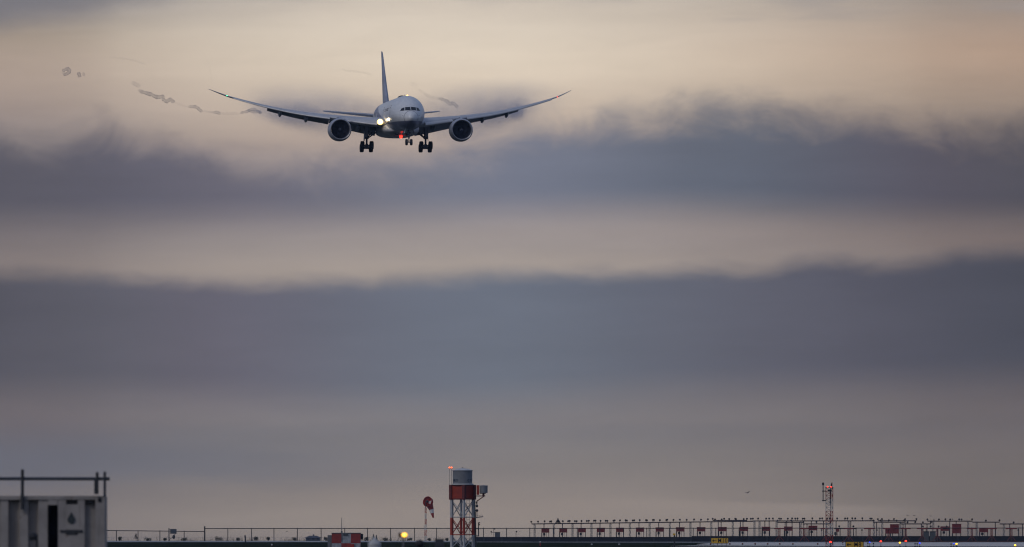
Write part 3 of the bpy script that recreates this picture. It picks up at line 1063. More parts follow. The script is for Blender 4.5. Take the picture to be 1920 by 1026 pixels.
vortex([([(400, 211, D1 - 10), (405, 210.5, D1 - 10), (410, 212, D1 - 10), (414, 213, D1 - 10)], 2.8)], M_TUBE, 'small vapour ring between the hooked knot and the left flap')
vortex([([(414, 213, D1 - 12), (426, 213, D1 - 12), (438, 212.5, D1 - 12), (447, 213.5, D1 - 12)], 2.4)], M_TUBEF, 'faint straight vapour thread below the left wingtip')
vortex([([(449, 213, D1 - 35), (455, 210.5, D1 - 35), (462, 209.5, D1 - 35), (468, 206.5, D1 - 35), (474, 204.5, D1 - 35), (481, 207, D1 - 35), (487, 211, D1 - 35), (493, 209, D1 - 35)], 2.6),
        ([(464, 206.5, D1 - 36), (471, 208.5, D1 - 36), (477, 210.5, D1 - 36), (484, 208.5, D1 - 36), (491, 212, D1 - 36)], 2.6)], M_TUBED, 'dense twisted vapour trail leaving the left flap end')
vortex([([(116, 135, D1 + 60), (120, 131, D1 + 60), (126, 129, D1 + 60), (130, 131, D1 + 60), (128, 136, D1 + 60), (122, 139, D1 + 60), (117, 136.5, D1 + 60)], 3.2)], M_TUBE, 'ring of grey vapour farthest left in the sky')
vortex([([(146, 135, D1 + 55), (148, 140, D1 + 55), (149, 145, D1 + 55)], 3.4), ([(154, 137, D1 + 55), (157, 139, D1 + 55), (156, 142, D1 + 55)], 2.2)], M_TUBE, 'pair of vapour specks right of the vapour ring')
vortex([([(769, 156, D1 + 20), (773, 155, D1 + 20), (776, 158, D1 + 20), (773, 161, D1 + 20), (769, 159, D1 + 20)], 1.6), ([(777, 158, D1 + 21), (781, 159, D1 + 21), (780, 163, D1 + 21), (776, 163, D1 + 21)], 1.6)], M_TUBEF, 'faint double vapour ring right of the tail fin')
vortex([([(783, 166, D1), (795, 175, D1), (808, 182, D1), (818, 184.5, D1), (827, 185.5, D1)], 2.4)], M_TUBEF, 'faint curving vapour trail right of the cockpit roof')
vortex([([(822, 184, D1 - 30), (831, 186.5, D1 - 30), (838, 190, D1 - 30), (843, 195, D1 - 30), (850, 193.5, D1 - 30), (855, 198, D1 - 30), (860, 203, D1 - 30)], 3.2)], M_TUBE, 'knotted vapour trail above the right engine')
vortex([([(204, 107, D1 + 80), (222, 108.5, D1 + 80), (240, 111, D1 + 80), (256, 115, D1 + 80), (273, 121, D1 + 80)], 1.6)], M_TUBEF, 'faint arched vapour thread high above the longest trail')
vortex([([(384, 106, D1 + 40), (390, 118, D1 + 40), (394, 136, D1 + 40), (397, 158, D1 + 40)], 1.2)], M_TUBEF, 'faint upright vapour thread above the left wingtip')
vortex([([(640, 128, D1 + 30), (650, 133, D1 + 30), (662, 133, D1 + 30), (680, 136, D1 + 30), (700, 140, D1 + 30)], 1.8)], M_TUBEF, 'faint level vapour thread left of the tail fin')

# ------------------------------------------------------------------ boundary fences
fd = 2245.0
fz = g(fd)


def chain_mat():
    m = bpy.data.materials.new('chain link wire')
    m.use_nodes = True
    nt = m.node_tree
    t = NT(nt)
    b = nt.nodes['Principled BSDF']
    b.inputs['Base Color'].default_value = (0.08, 0.082, 0.09, 1)
    b.inputs['Roughness'].default_value = 0.6
    co = t.n('ShaderNodeTexCoord').outputs['Object']
    sp_ = t.n('ShaderNodeSeparateXYZ')
    t.put(sp_.inputs[0], co)
    a = t.m('FRACT', t.m('MULTIPLY', t.m('ADD', sp_.outputs[0], sp_.outputs[2]), 14.0))
    c = t.m('FRACT', t.m('MULTIPLY', t.m('SUBTRACT', sp_.outputs[0], sp_.outputs[2]), 14.0))
    t.put(b.inputs['Alpha'], t.m('MAXIMUM', t.m('LESS_THAN', a, 0.03), t.m('LESS_THAN', c, 0.03)))
    return m


M_CHAIN = chain_mat()


def fence(x0, x1, y0, y1, posts, label, d, rod=0.075, ends=()):
    base = P(x0, YH, d)
    base.z = g(d)
    t_ = T('chain_link_fence', base, label, 'fence')
    z = lambda x: PZ(y0 + (y1 - y0) * (x - x0) / (x1 - x0), d)
    rail = MB()
    xs = [x0] + [p for p in posts] + [x1]
    xs = sorted(set(xs))
    for a, b in zip(xs, xs[1:]):
        sag = random.uniform(-.015, .015)
        rail.bar((PX(a, d), d, z(a) + random.uniform(-.01, .01)), (PX(b, d), d, z(b) + sag), rod)
    t_.part(rail, 'top_rail', M_FENCE)
    w = MB()
    w.bar((PX(x0, d), d, g(d) + .75), (PX(x1, d), d, g(d) + .75), .012, seg=5)
    t_.part(w, 'tension_wire', M_FENCE)
    pn = MB().poly([(PX(x0, d), d + .05, g(d) + .04), (PX(x1, d), d + .05, g(d) + .04), (PX(x1, d), d + .05, z(x1)), (PX(x0, d), d + .05, z(x0))], .004, (0, 1, 0))
    t_.part(pn, 'wire_mesh', M_CHAIN)
    for p in posts:
        r = .075 if p not in ends else .13
        h = z(p) + (.05 if p not in ends else .32)
        mb = MB().bar((PX(p, d), d, g(d) - .1), (PX(p, d), d, h), r)
        mb.ball((PX(p, d), d, h), r * 1.15, 8, 6)
        t_.part(mb, 'post', M_FENCE, smooth=True)
    return t_


fence(160, 383.5, 994.6, 996.6, [178, 218.5, 259, 300, 345.5], 'lower stretch of chain-link fence running in beside the container', fd)
pp = [384] + [427.5 + 43.6 * k for k in range(0, 36)]
pp = [p + random.uniform(-1.2, 1.2) if p > 390 else p for p in pp if p < 1945]
fence(384, 1950, 991.2, 990.2, pp, 'taller stretch of chain-link fence crossing behind the tower to the right', fd + 1, ends=(384,))

# ------------------------------------------------------------------ dark low wall with piers on the right
wd = 2150.0
M_WALL = mat('dark blue barrier', (0.007, 0.009, 0.017), 0.8, 0, 0.25, 0.3)
M_PIER = mat('barrier pier', (0.02, 0.024, 0.035), 0.8)
base = P(890, YH, wd)
base.z = g(wd)
wl = T('barrier_wall', base, 'long low dark barrier wall along the right side of the airfield', 'wall')
mb = MB()
mb.box(((PX(889, wd) + PX(1297, wd)) / 2, wd, (g(wd) - .1 + PZ(1006.9, wd)) / 2), (PX(1297, wd) - PX(889, wd), .35, PZ(1006.9, wd) - g(wd) + .1))
mb.box(((PX(1297, wd) + PX(1990, wd)) / 2, wd, (g(wd) - .1 + PZ(1005.3, wd)) / 2), (PX(1990, wd) - PX(1297, wd), .36, PZ(1005.3, wd) - g(wd) + .1))
wl.part(mb, 'wall_panel', M_WALL)
for k in range(27):
    x = 906 + k * 35.6 + random.uniform(-2, 2)
    if x > 1930:
        break
    h = PZ(1007.4 if x < 1297 else 1005.8, wd)
    wl.part(MB().box((PX(x, wd), wd - .22, (g(wd) + h) / 2), (.34, .1, h - g(wd))), 'pier', M_PIER)
# rusty ground frames at the foot of the wall (far right)
mb = MB()
x0, x1 = PX(1652, 2105), PX(1935, 2105)
M_RUST = mat('rust brown timber', (0.07, 0.035, 0.03), 0.9, 0, 0.3, 1)
base = Vector((x0, 2105, g(2105)))
kb = T('low_barrier', base, 'low rust-brown barrier at the foot of the dark wall, far right', 'barrier')
kb.part(MB().box(((x0 + x1) / 2, 2105, g(2105) + .13), (x1 - x0, .2, .2)), 'beam', M_RUST)
for k in range(16):
    kb.part(MB().box((x0 + (x1 - x0) * (k + .5) / 16, 2105, g(2105) + .01), (.2, .4, .1)), 'foot', M_RUST)

# ------------------------------------------------------------------ red equipment boxes
bd = 2350.0
bz = g(bd)


def red_box(x, w, yt, yb, d, label, mirror=1, equip=True, m=None):
    base = Vector((PX(x, d), d, g(d)))
    t_ = T('equipment_box', base, label, 'equipment box', 'red equipment boxes on legs beyond the wall')
    hw = w / 2 * d / F
    zt, zb = PZ(yt, d), PZ(yb, d)
    cx = PX(x, d)
    mb = MB().box((cx, d, (zt + zb) / 2), (2 * hw, .9, zt - zb))
    for k in range(5):   # corrugated front ribs
        mb.box((cx - hw + 2 * hw * (k + .5) / 5, d - .465, (zt + zb) / 2), (2 * hw / 12, .03, (zt - zb) * .9))
    t_.part(mb, 'housing', m or M_REDB)
    t_.part(MB().box((cx, d, zt + .03), (2 * hw + .1, 1.0, .06)), 'lid', M_REDB)
    for sx in (-1, 1):
        for dy in (-.36, .36):
            t_.part(MB().box((cx + sx * (hw - .09), d + dy, (g(d) + zb) / 2), (.12 if sx * mirror > 0 else .2, .1, zb - g(d))), 'leg', M_DARK)
    if equip:
        e_ = MB().box((cx - mirror * hw * .28, d + .1, zb - .32), (hw * .55, .5, .5)).bar((cx - mirror * hw * .28, d + .1, zb - .5), (cx - mirror * hw * .28, d + .1, g(d)), .06)
        e_.bar((cx + mirror * hw * .25, d, zb), (cx + mirror * hw * .25, d, g(d)), .035)
        t_.part(e_, 'junction_box', M_DARK)
    return t_


row = [1022.5, 1056, 1091, 1126.5, 1162.5, 1200, 1237, 1275.5, 1314.5, 1354.5, 1394.5, 1436, 1478]
for i, x in enumerate(row):
    red_box(x, 14.8 + .12 * i, 991 - .25 * i, 999 - .3 * i, bd, f'red equipment box on legs under the light bars, {ORD[i]} from the left', 1)
red_box(1524, 16.5, 986.3, 994.6, bd, 'red equipment box raised slightly higher, just left of the lattice mast')
red_box(1667, 14.5, 991.2, 1000.8, 2300, 'wide low red box half in front of a taller red box', 1, False)
red_box(1677, 16.4, 983.6, 1000.8, 2310, 'tall red box standing behind a wide low red box', 1, False)
red_box(1772, 17.5, 987.7, 995.6, bd, 'red box just left of the tallest red box at far right')
red_box(1793.5, 17, 983, 1000.3, 2310, 'tallest red box near the perched bird at far right', 1, False)
red_box(1844, 16.5, 990.3, 998.2, bd, 'rightmost red box on legs')

# ------------------------------------------------------------------ approach light bars
M_BAR = mat('light bar steel', (0.035, 0.02, 0.026), 0.6, 0.2)
M_LH = mat('lamp housing', (0.016, 0.012, 0.014), 0.6)


def lattice(mb, x, z0, z1, d, w=.18, r=.03):
    n = max(2, int((z1 - z0) / .45))
    for sx in (-w, w):
        mb.bar((x + sx, d, z0), (x + sx, d, z1), r * 1.3, seg=6)
    mb.bar((x, d + w * 1.6, z0), (x, d + w * 1.6, z1), r * 1.3, seg=6)
    for k in range(n):
        za, zb = z0 + (z1 - z0) * k / n, z0 + (z1 - z0) * (k + 1) / n
        s = 1 if k % 2 else -1
        mb.bar((x - s * w, d, za), (x + s * w, d, zb), r, seg=5)
        mb.bar((x + s * w, d, za), (x, d + w * 1.6, zb), r, seg=5)
    return mb


def light_bar(x0, x1, y0, y1, d, lamps, poles, lats, label, up=4.2):
    base = Vector((PX((x0 + x1) / 2, d), d, g(d)))
    t_ = T('approach_light_bar', base, label, 'light bar', 'approach light bars beyond the wall')
    z = lambda x: PZ(y0 + (y1 - y0) * (x - x0) / (x1 - x0), d)
    t_.part(MB().bar((PX(x0, d), d, z(x0)), (PX(x1, d), d, z(x1)), .11), 'crossbar', M_BAR, smooth=True)
    for x in lamps:
        hz = (up + .5) * d / F * random.uniform(.92, 1.08)
        X = PX(x, d)
        a = random.uniform(-.06, .06)
        mb = MB().bar((X, d, z(x)), (X, d, z(x) + hz - .12), .05, seg=6)
        mb.bar((X + a, d - .13, z(x) + hz - .02), (X, d + .14, z(x) + hz - .06), .21, .15, seg=10)
        mb.ball((X, d + .12, z(x) + hz - .06), .17, 8, 6)
        t_.part(mb, 'lamp', M_LH, smooth=True)
    for x in poles:
        X = PX(x, d)
        mb = MB().bar((X, d, g(d)), (X, d, z(x)), .085)
        mb.bar((X, d, z(x) - .05), (X, d, z(x) - .35), .13, .06)
        t_.part(mb, 'support_pole', M_BAR, smooth=True)
    for x in lats:
        t_.part(lattice(MB(), PX(x, d), g(d), z(x), d), 'lattice_support', M_GALV)
    return t_


L1 = [996.6, 1009, 1021.5, 1031, 1034, 1055.6, 1065, 1068, 1078, 1081, 1090, 1100.5, 1103.5, 1113.5, 1116.3, 1126, 1136, 1139, 1150, 1152.5, 1162, 1173, 1175.6, 1186.5, 1188.6, 1199.5, 1211, 1213, 1224, 1226, 1237, 1249, 1251, 1262.3, 1275, 1287.7, 1301, 1314, 1327, 1340.5, 1353.5, 1367, 1379.5, 1394, 1408]
light_bar(997, 1412, 982.6, 977.6, 2400, L1, [1020, 1054.5, 1089.5, 1125, 1161, 1198, 1235, 1274, 1312.5, 1352, 1393], [1002.5, 1038.5, 1073.5, 1109, 1144.5, 1181, 1218, 1256, 1294.5, 1333.5, 1374], 'longest light bar, reaching from its left end to the second bar')
light_bar(1336, 1401, 976, 976, 2425, [1336.5, 1357.5, 1378.5, 1400], [1346.5, 1388], [], 'short upper light bar above the right end of the longest bar', 3)
light_bar(1411, 1640, 977, 976.7, 2400, [1411.5, 1421, 1436, 1442, 1449.5, 1461, 1464, 1477, 1485, 1491, 1495, 1505, 1508.5, 1523, 1537, 1541.5, 1551, 1555.5, 1569.5, 1584, 1588.5, 1598, 1603, 1617, 1631.5, 1634.5], [1434, 1442, 1475, 1485, 1521, 1544, 1567.5, 1595], [1414.5, 1424, 1456, 1502, 1591], 'long light bar passing behind the lattice mast')
light_bar(1457, 1508, 979.6, 979.6, 2430, [1457.5, 1483], [1472, 1499], [], 'short light bar below the long bar, left of the mast', 3)
light_bar(1505.5, 1557.5, 982.5, 982.5, 2440, [1506, 1531, 1556.5], [1507, 1513, 1549], [], 'lower light bar ending at the lattice mast', 3)
light_bar(1637, 1696, 979.3, 979.3, 2400, [1637, 1651, 1666, 1681, 1695], [1643.5], [1638.5, 1688], 'light bar directly above the two overlapping red boxes', 3)
light_bar(1646, 1718.5, 976.7, 976.7, 2430, [1646, 1654, 1676, 1697, 1718], [1697], [1654], 'highest light bar above the two overlapping red boxes', 3)
light_bar(1688, 1745.5, 982.5, 982.5, 2410, [1701, 1715.5, 1730.5, 1745], [1693, 1727.5, 1738], [], 'lower light bar between the overlapping red boxes and grey cabinets', 3)
light_bar(1739, 1823, 977.3, 977.3, 2420, [1739, 1760, 1772.5, 1781, 1798, 1803, 1822.5], [1780.5, 1792.5], [1749.5, 1815], 'light bar the dark bird perches on at far right', 3)
light_bar(1823, 1874, 979.2, 979.2, 2410, [1848, 1873.5], [1866], [1831], 'light bar one step below the bird bar', 3)
light_bar(1874, 1960, 982.6, 982.6, 2400, [1900, 1930], [1893, 1917], [1882], 'rightmost light bar running out of the picture', 3)
light_bar(1564, 1606, 991, 991, 2330, [1573.5, 1599.5], [1575, 1600], [], 'low two-lamp light bar right of the lattice mast', 3.7)
light_bar(1725, 1781, 991, 991, 2330, [1730.5, 1745, 1760, 1775], [1730.5, 1758], [], 'low four-lamp light bar above the grey cabinets', 3.7)

# red T-shaped stands in front of the wall
def t_stand(x, label, half=9.5, y=991.6, d=2120.0):
    X, z0, zt = PX(x, d), g(d), PZ(y, d)
    t_ = T('antenna_stand', (X, d, z0), label, 'antenna stand', 'red T-shaped stands before the wall')
    hw = half * d / F
    t_.part(MB().box((X, d, zt), (2 * hw, .35, .14)).box((X, d, zt + .06), (hw * 1.1, .3, .14)), 'crossarm', M_REDB)
    zj = PZ(1005.5, d)
    mb = MB().bar((X - .17, d, zj - .1), (X - .17, d, zt), .05).bar((X + .17, d, zj - .1), (X + .17, d, zt), .05).bar((X, d + .2, zj), (X, d + .2, zt), .045)
    for k in range(4):
        zz = zj + (zt - zj) * (k + .5) / 4
        mb.bar((X - .17, d, zz), (X + .17, d, zz + .12), .025, seg=5)
    t_.part(mb, 'mast', M_REDB)
    for dx, dy in ((-.95, -.1), (.95, -.1), (.12, .7)):
        t_.part(MB().bar((X + dx, d + dy, z0), (X, d, zj + .15), .045), 'leg', M_REDB)
    t_.part(MB().box((X, d, zj - .35), (.3, .3, .7)), 'base_box', M_RUST)


for i, x in enumerate([1461, 1508, 1549, 1591, 1630, 1666, 1698, 1729, 1757, 1822, 1859, 1896]):
    t_stand(x, f'red T-shaped stand on tripod legs before the wall, {ORD[i]} from the left', 9.5 + (i % 3) * .6)

# grey cabinets
for x, w, lb in ((1736.5, 10, 'left of the two dark grey cabinets by the wall'), (1748.5, 11, 'right of the two dark grey cabinets by the wall')):
    d = 2130
    X, z0, zt = PX(x, d), g(d), PZ(997, d)
    hw = w / 2 * d / F
    t_ = T('cabinet', (X, d, z0), lb, 'cabinet', 'grey cabinets by the wall')
    t_.part(MB().box((X, d, (z0 + zt) / 2), (2 * hw, .7, zt - z0)), 'body', mat('cabinet grey', (.045, .05, .055), .6))
    t_.part(MB().box((X, d - .02, zt + .03), (2 * hw + .1, .84, .07)), 'roof', M_DARK)
    t_.part(MB().box((X, d - .36, (z0 + zt) / 2), (1.7 * hw, .03, (zt - z0) * .8)), 'door', mat('cabinet door', (.06, .065, .07), .6))

# small posts and lamps beyond the wall
def post_lamp(x, y, d, label, side=0):
    X, z0, zt = PX(x, d), g(d), PZ(y, d)
    t_ = T('lamp_post', (X, d, z0), label, 'lamp post', 'small posts beyond the wall')
    t_.part(MB().bar((X, d, z0), (X, d, zt), .05), 'post', M_GALV)
    t_.part(MB().ball((X + side, d, zt), (.18, .18, .16), 10, 8).bar((X, d, zt - .05), (X + side, d, zt), .05), 'lamp_head', M_LH, smooth=True)


post_lamp(967.5, 997, 2330, 'single small post lamp standing left of the light bars', .1)
post_lamp(1616, 994, 2280, 'slender post lamp between the mast and the red boxes')
post_lamp(1540.5, 994, 2280, 'slender post lamp just left of the lattice mast')
post_lamp(1644, 994, 2290, 'post lamp left of the wide low red box')
post_lamp(1909, 994, 2290, 'slender post lamp at the far right')

# small dark instrument pair next to the mast
d = 2260
t_ = T('instrument_stand', (PX(1570, d), d, g(d)), 'dark square instrument and red box on thin posts right of the mast', 'instrument')
t_.part(MB().box((PX(1570.5, d), d, PZ(994.5, d)), (.55, .3, .6)).bar((PX(1570.5, d), d, g(d)), (PX(1570.5, d), d, PZ(995, d)), .05), 'red_box', M_REDB)
t_.part(MB().box((PX(1566.5, d), d, PZ(1000.5, d)), (.5, .3, .55)).bar((PX(1566.5, d), d, g(d)), (PX(1566.5, d), d, PZ(1001, d)), .05), 'dark_box', M_DARK)

# ------------------------------------------------------------------ lattice mast with red lamps
d = 1405.0
z0, zt = g(d), PZ(914.5, d)
XL, XR = PX(1548.5, d), PX(1561.5, d)
ms = T('lattice_mast', ((XL + XR) / 2, d, z0), 'tall red and white lattice mast with two red lamps on top', 'mast')
w = XR - XL
M_MW = mat('mast white', (0.34, 0.34, 0.35), 0.6)
M_MR = mat('mast red', (0.22, 0.026, 0.024), 0.65)
bands = 5
for k in range(bands):
    za, zb = z0 + (zt - z0) * k / bands, z0 + (zt - z0) * (k + 1) / bands
    mb = MB()
    cs = [(XL, d), (XR, d), ((XL + XR) / 2 + .18, d + w * .86)]
    for x, y in cs:
        mb.bar((x, y, za), (x, y, zb - .002), .05, seg=6)
    nb = 3
    for q in range(nb):
        a, b = za + (zb - za) * q / nb, za + (zb - za) * (q + 1) / nb
        for i in range(3):
            p, r_ = cs[i], cs[(i + 1) % 3]
            if (q + i) % 2:
                p, r_ = r_, p
            mb.bar((*p, a), (*r_, b - .01), .024, seg=5)
            mb.bar((*p, b - .01), (*r_, b - .01), .022, seg=5)
    ms.part(mb, 'mast_section', M_MR if k % 2 == 0 else M_MW)
ms.part(MB().box(((XL + XR) / 2, d + .35, zt), (w + .16, .9, .07)).box(((XL + XR) / 2 + .05, d, zt - .35), (.5, .25, .2)).bar(((XL + XR) / 2 + .1, d + .2, zt - 2), ((XL + XR) / 2 + .1, d + .2, zt - .3), .05), 'platform', M_DARK)
for x in (1551.6, 1558.4):
    X = PX(x, d)
    ms.part(MB().bar((X, d, zt), (X, d, zt + .06), .09).ball((X, d, zt + .11), (.095, .095, .07)), 'obstruction_light', M_LAMPRED, smooth=True)
X = PX(1543.2, d)
an = ms.part(MB().bar((X, d, PZ(940, d)), (X, d, PZ(909, d)), .055).bar((X, d, PZ(910, d)), (X, d, PZ(905, d)), .13), 'antenna', M_DARK, smooth=True)
ms.part(MB().bar((X - .12, d, PZ(921, d)), (XL, d, PZ(921, d)), .06).bar((X - .12, d, PZ(938.7, d)), (XL, d, PZ(938.7, d)), .06), 'antenna_bracket', M_DARK, parent=an)
X = PX(1559.3, d)
ms.part(MB().bar((X, d + .3, zt), (X, d + .3, PZ(907, d)), .10).bar((X, d + .3, PZ(907, d)), (X + .06, d + .3, PZ(905, d)), .06), 'antenna', M_DARK, smooth=True)

# ------------------------------------------------------------------ radar tower (red and white)
d = 1255.0
k_ = d / F
cx = PX(867.3, d)
z0 = g(d)
tw = T('radar_tower', (cx, d, z0), 'red and white steel tower carrying a grey drum, windsock to its left', 'tower')
hd = 22.6 * k_                     # half diagonal
TR6 = R(8)
cor = [(hd * math.cos(R(a_) + TR6), hd * math.sin(R(a_) + TR6)) for a_ in (180, 270, 0, 90)]
M_TW = mat('tower white', (0.36, 0.37, 0.39), 0.55, 0, .12, 2)
M_TR = mat('tower red', (0.30, 0.034, 0.018), 0.6, 0, .15, 2)
M_TRD = mat('tower dark red trim', (0.10, 0.012, 0.014), 0.6)
M_DRUM = mat('drum grey', (0.16, 0.17, 0.195), 0.5, 0, .1, 1.5)
zs = [z0, PZ(1003.6, d), PZ(970.7, d), PZ(937, d)]
rot45 = Matrix.Rotation(R(45) + TR6, 3, 'Z')
for i, m in enumerate((M_TW, M_TR, M_TW)):
    za, zb = zs[i], zs[i + 1]
    for (x, y) in cor:
        tw.part(MB().box((cx + x * .90, d + y * .90, (za + zb) / 2), (*((.27, .27) if abs(x) > abs(y) else (.2, .2)), zb - za - .004), rot45), 'leg', m)
    br = MB()
    for q in range(4):
        a, b = cor[q], cor[(q + 1) % 4]
        pa, pb = Vector((cx + a[0] * .9, d + a[1] * .9, 0)), Vector((cx + b[0] * .9, d + b[1] * .9, 0))
        off = ((pa + pb) / 2 - Vector((cx, d, 0))).normalized() * .05
        br.bar(pa + Vector((0, 0, za + .08)) + off, pb + Vector((0, 0, zb - .08)) + off, .05, seg=6)
        br.bar(pb + Vector((0, 0, za + .08)) - off, pa + Vector((0, 0, zb - .08)) - off, .05, seg=6)
        br.bar(pa + Vector((0, 0, za + .05)), pb + Vector((0, 0, za + .05)), .055, seg=6)
    tw.part(br, 'cross_brace', m)
# ladder up the right face
lx, ly = cx + hd * .46, d - hd * .2
ld = MB()
for s in (-.18, .18):
    ld.bar((lx + s * .8, ly + s * .6, z0), (lx + s * .8, ly + s * .6, zs[3]), .02, seg=6)
zz = z0 + .2
while zz < zs[3]:
    ld.bar((lx - .15, ly - .11, zz), (lx + .15, ly + .11, zz), .014, seg=5)
    zz += .3
tw.part(ld, 'ladder', M_GALV)
# red cabin
zb, zt = zs[3], PZ(909.3, d)
hd2 = 23.3 * k_
sidel = hd2 * math.sqrt(2)
cab = tw.part(MB().box((cx, d, (zb + zt) / 2), (sidel - .1, sidel - .1, zt - zb - .1), rot45), 'cabin', M_TR)
tr = MB()
for (x, y) in [(c[0] / hd * hd2, c[1] / hd * hd2) for c in cor]:
    tr.box((cx + x * .93, d + y * .93, (zb + zt) / 2), (.34, .34, zt - zb), rot45)
tr.box((cx, d, zb + .06), (sidel, sidel, .13), rot45)
tr.box((cx, d, zt - .05), (sidel, sidel, .09), rot45)
tw.part(tr, 'corner_trim', M_TRD, parent=cab)
sl_ = MB()
for q in range(13):
    z = zb + .16 + (zt - zb - .28) * q / 12
    sl_.box((cx, d, z), (sidel - .05, sidel - .05, .05), rot45)
tw.part(sl_, 'louvre', M_TR, parent=cab)
# drum
rd = 18.3 * k_
z1, z2 = PZ(907, d), PZ(883.3, d)
tw.part(MB().lathe([(rd + .16, zt), (rd + .16, z1 - .02), (rd + .02, z1)], (cx, d, 0), 'Z', 40, cap=True), 'drum_base', M_WHITE, smooth=True, sharp=40)
drum = tw.part(MB().lathe([(rd, z1), (rd, z2), (rd + .05, z2), (rd + .05, z2 + .07), (rd - .02, z2 + .08)], (cx, d, 0), 'Z', 48), 'drum', M_DRUM, smooth=True, sharp=40)
tw.part(MB().lathe([(rd - .01, z2 + .08), (rd * .8, z2 + .17), (rd * .45, z2 + .26), (.02, z2 + .31)], (cx, d, 0), 'Z', 40), 'drum_lid', M_WHITE, parent=drum, smooth=True)
tw.part(MB().bar((cx + .02, d, z2 + .3), (cx + .02, d, z2 + .40), .05), 'lid_knob', M_DARK, parent=drum)


def text(body, size, mtl, parent, loc, rot=(R(90), 0, 0), name='lettering', bold=0.0, spacing=1.0):
    cu = bpy.data.curves.new(name, 'FONT')
    cu.body = body
    cu.size = size
    cu.extrude = 0.006
    cu.offset = bold
    cu.space_character = spacing
    cu.align_x = 'CENTER'
    cu.align_y = 'CENTER'
    cu.materials.append(mtl)
    tmp = bpy.data.objects.new(name + '_curve', cu)
    me = bpy.data.meshes.new_from_object(tmp)
    bpy.data.objects.remove(tmp)
    bpy.data.curves.remove(cu)
    o = bpy.data.objects.new(name, me)
    C.objects.link(o)
    o.parent = parent
    o.location = loc
    o.rotation_euler = rot
    return o


M_INK = mat('blue black lettering', (0.02, 0.035, 0.06), 0.6, 0, 0)
for ch, a in (('N', -62), ('E', -50), ('O', -34), ('C', 37), ('O', 58)):
    a = R(a)
    text(ch, .36, M_INK, drum, (rd * 1.008 * math.sin(a), -rd * 1.008 * math.cos(a), PZ(901, d) - z0), (R(90), 0, a), bold=.012)
# obstruction lamps on slim poles
for x in (842.9, 846.6):
    X = PX(x, d)
    tw.part(MB().bar((X, d - .05, zt - .2), (X, d - .05, PZ(878.6, d)), .02, seg=6).bar((X, d - .05, PZ(879.2, d)), (X, d - .05, PZ(878.2, d)), .09), 'lamp_pole', M_GALV)
    tw.part(MB().ball((X, d - .05, PZ(876.8, d)), (.095, .095, .085)), 'obstruction_light', mat('lit obstruction lamp', (.3, .03, .02), .3, 0, 0, emit=(1, .10, .03), estr=3.5), smooth=True)
# side drum on a bracket
sx = PX(906.8, d)
rs = 7.6 * k_
sdm = tw.part(MB().lathe([(.02, PZ(924.6, d)), (rs, PZ(924.6, d)), (rs, PZ(911.3, d)), (rs + .03, PZ(911.2, d)), (rs + .03, PZ(910.6, d)), (.02, PZ(909.9, d))], (sx, d - .2, 0), 'Z', 28), 'side_drum', M_DRUM, smooth=True, sharp=40)
tw.part(MB().box((PX(896, d), d - .2, PZ(919, d)), (5 * k_, .5, 18 * k_)), 'red_panel', M_TR)
tw.part(MB().bar((cx + hd * .9, d - .2, PZ(930.2, d)), (PX(910, d), d - .2, PZ(930.2, d)), .05).bar((PX(909, d), d - .2, PZ(929.5, d)), (PX(893.5, d), d - .2, PZ(940.5, d)), .055).bar((PX(899.5, d), d - .2, PZ(925.3, d)), (PX(911, d), d - .2, PZ(925.3, d)), .04).bar((sx - .02, d - .2, PZ(925.3, d)), (sx - .02, d - .2, PZ(930, d)), .12), 'bracket', M_TRD)
# floodlights and small platform
fx = PX(894.3, d)
tw.part(MB().bar((fx - .12, d - .1, PZ(941, d)), (fx, d - .1, PZ(946, d)), .035).bar((fx, d - .1, PZ(940, d)), (fx, d - .1, PZ(947, d)), .055).ball((fx, d - .1, PZ(949, d)), (.14, .14, .16), 12, 8), 'floodlight', M_DARK, smooth=True)
tw.part(MB().bar((fx, d - .1, PZ(969, d)), (fx, d - .1, PZ(959, d)), .045).ball((fx, d - .1, PZ(957.5, d)), (.15, .15, .16), 12, 8), 'floodlight', M_DARK, smooth=True)
pf = MB().poly([(PX(891, d), d - .4, PZ(971.8, d)), (PX(904, d), d - .4, PZ(970, d)), (PX(906.5, d), d - .4, PZ(968.8, d)), (PX(905.5, d), d - .4, PZ(968.2, d)), (PX(891, d), d - .4, PZ(969.8, d))], .5, (0, 1, 0))
for q in range(4):
    x = PX(896 + q * 2.7, d)
    pf.bar((x, d - .38, PZ(969, d)), (x, d - .38, PZ(966.2, d)), .015, seg=5)
pf.bar((PX(895, d), d - .38, PZ(966.2, d)), (PX(905, d), d - .38, PZ(966, d)), .015, seg=5)
tw.part(pf, 'platform', M_GALV)
# cable conduit and little stub mast on the right
tw.part(MB().bar((PX(892.5, d), d, z0), (PX(891, d), d, PZ(960, d)), .07).bar((PX(891, d), d, PZ(960, d)), (PX(890.5, d), d, PZ(938, d)), .05), 'conduit', M_DARK)
sm = MB().bar((PX(897.3, d), d, PZ(1006, d)), (PX(897.3, d), d, PZ(979.5, d)), .055)
for y in (980.5, 984):
    sm.bar((PX(897.3, d), d, PZ(y, d)), (PX(900, d), d, PZ(y, d)), .06)
for y in (991.4, 1005):
    sm.bar((PX(890, d), d, PZ(y, d)), (PX(898.5, d), d, PZ(y, d)), .05)
tw.part(sm, 'stub_mast', M_DARK)

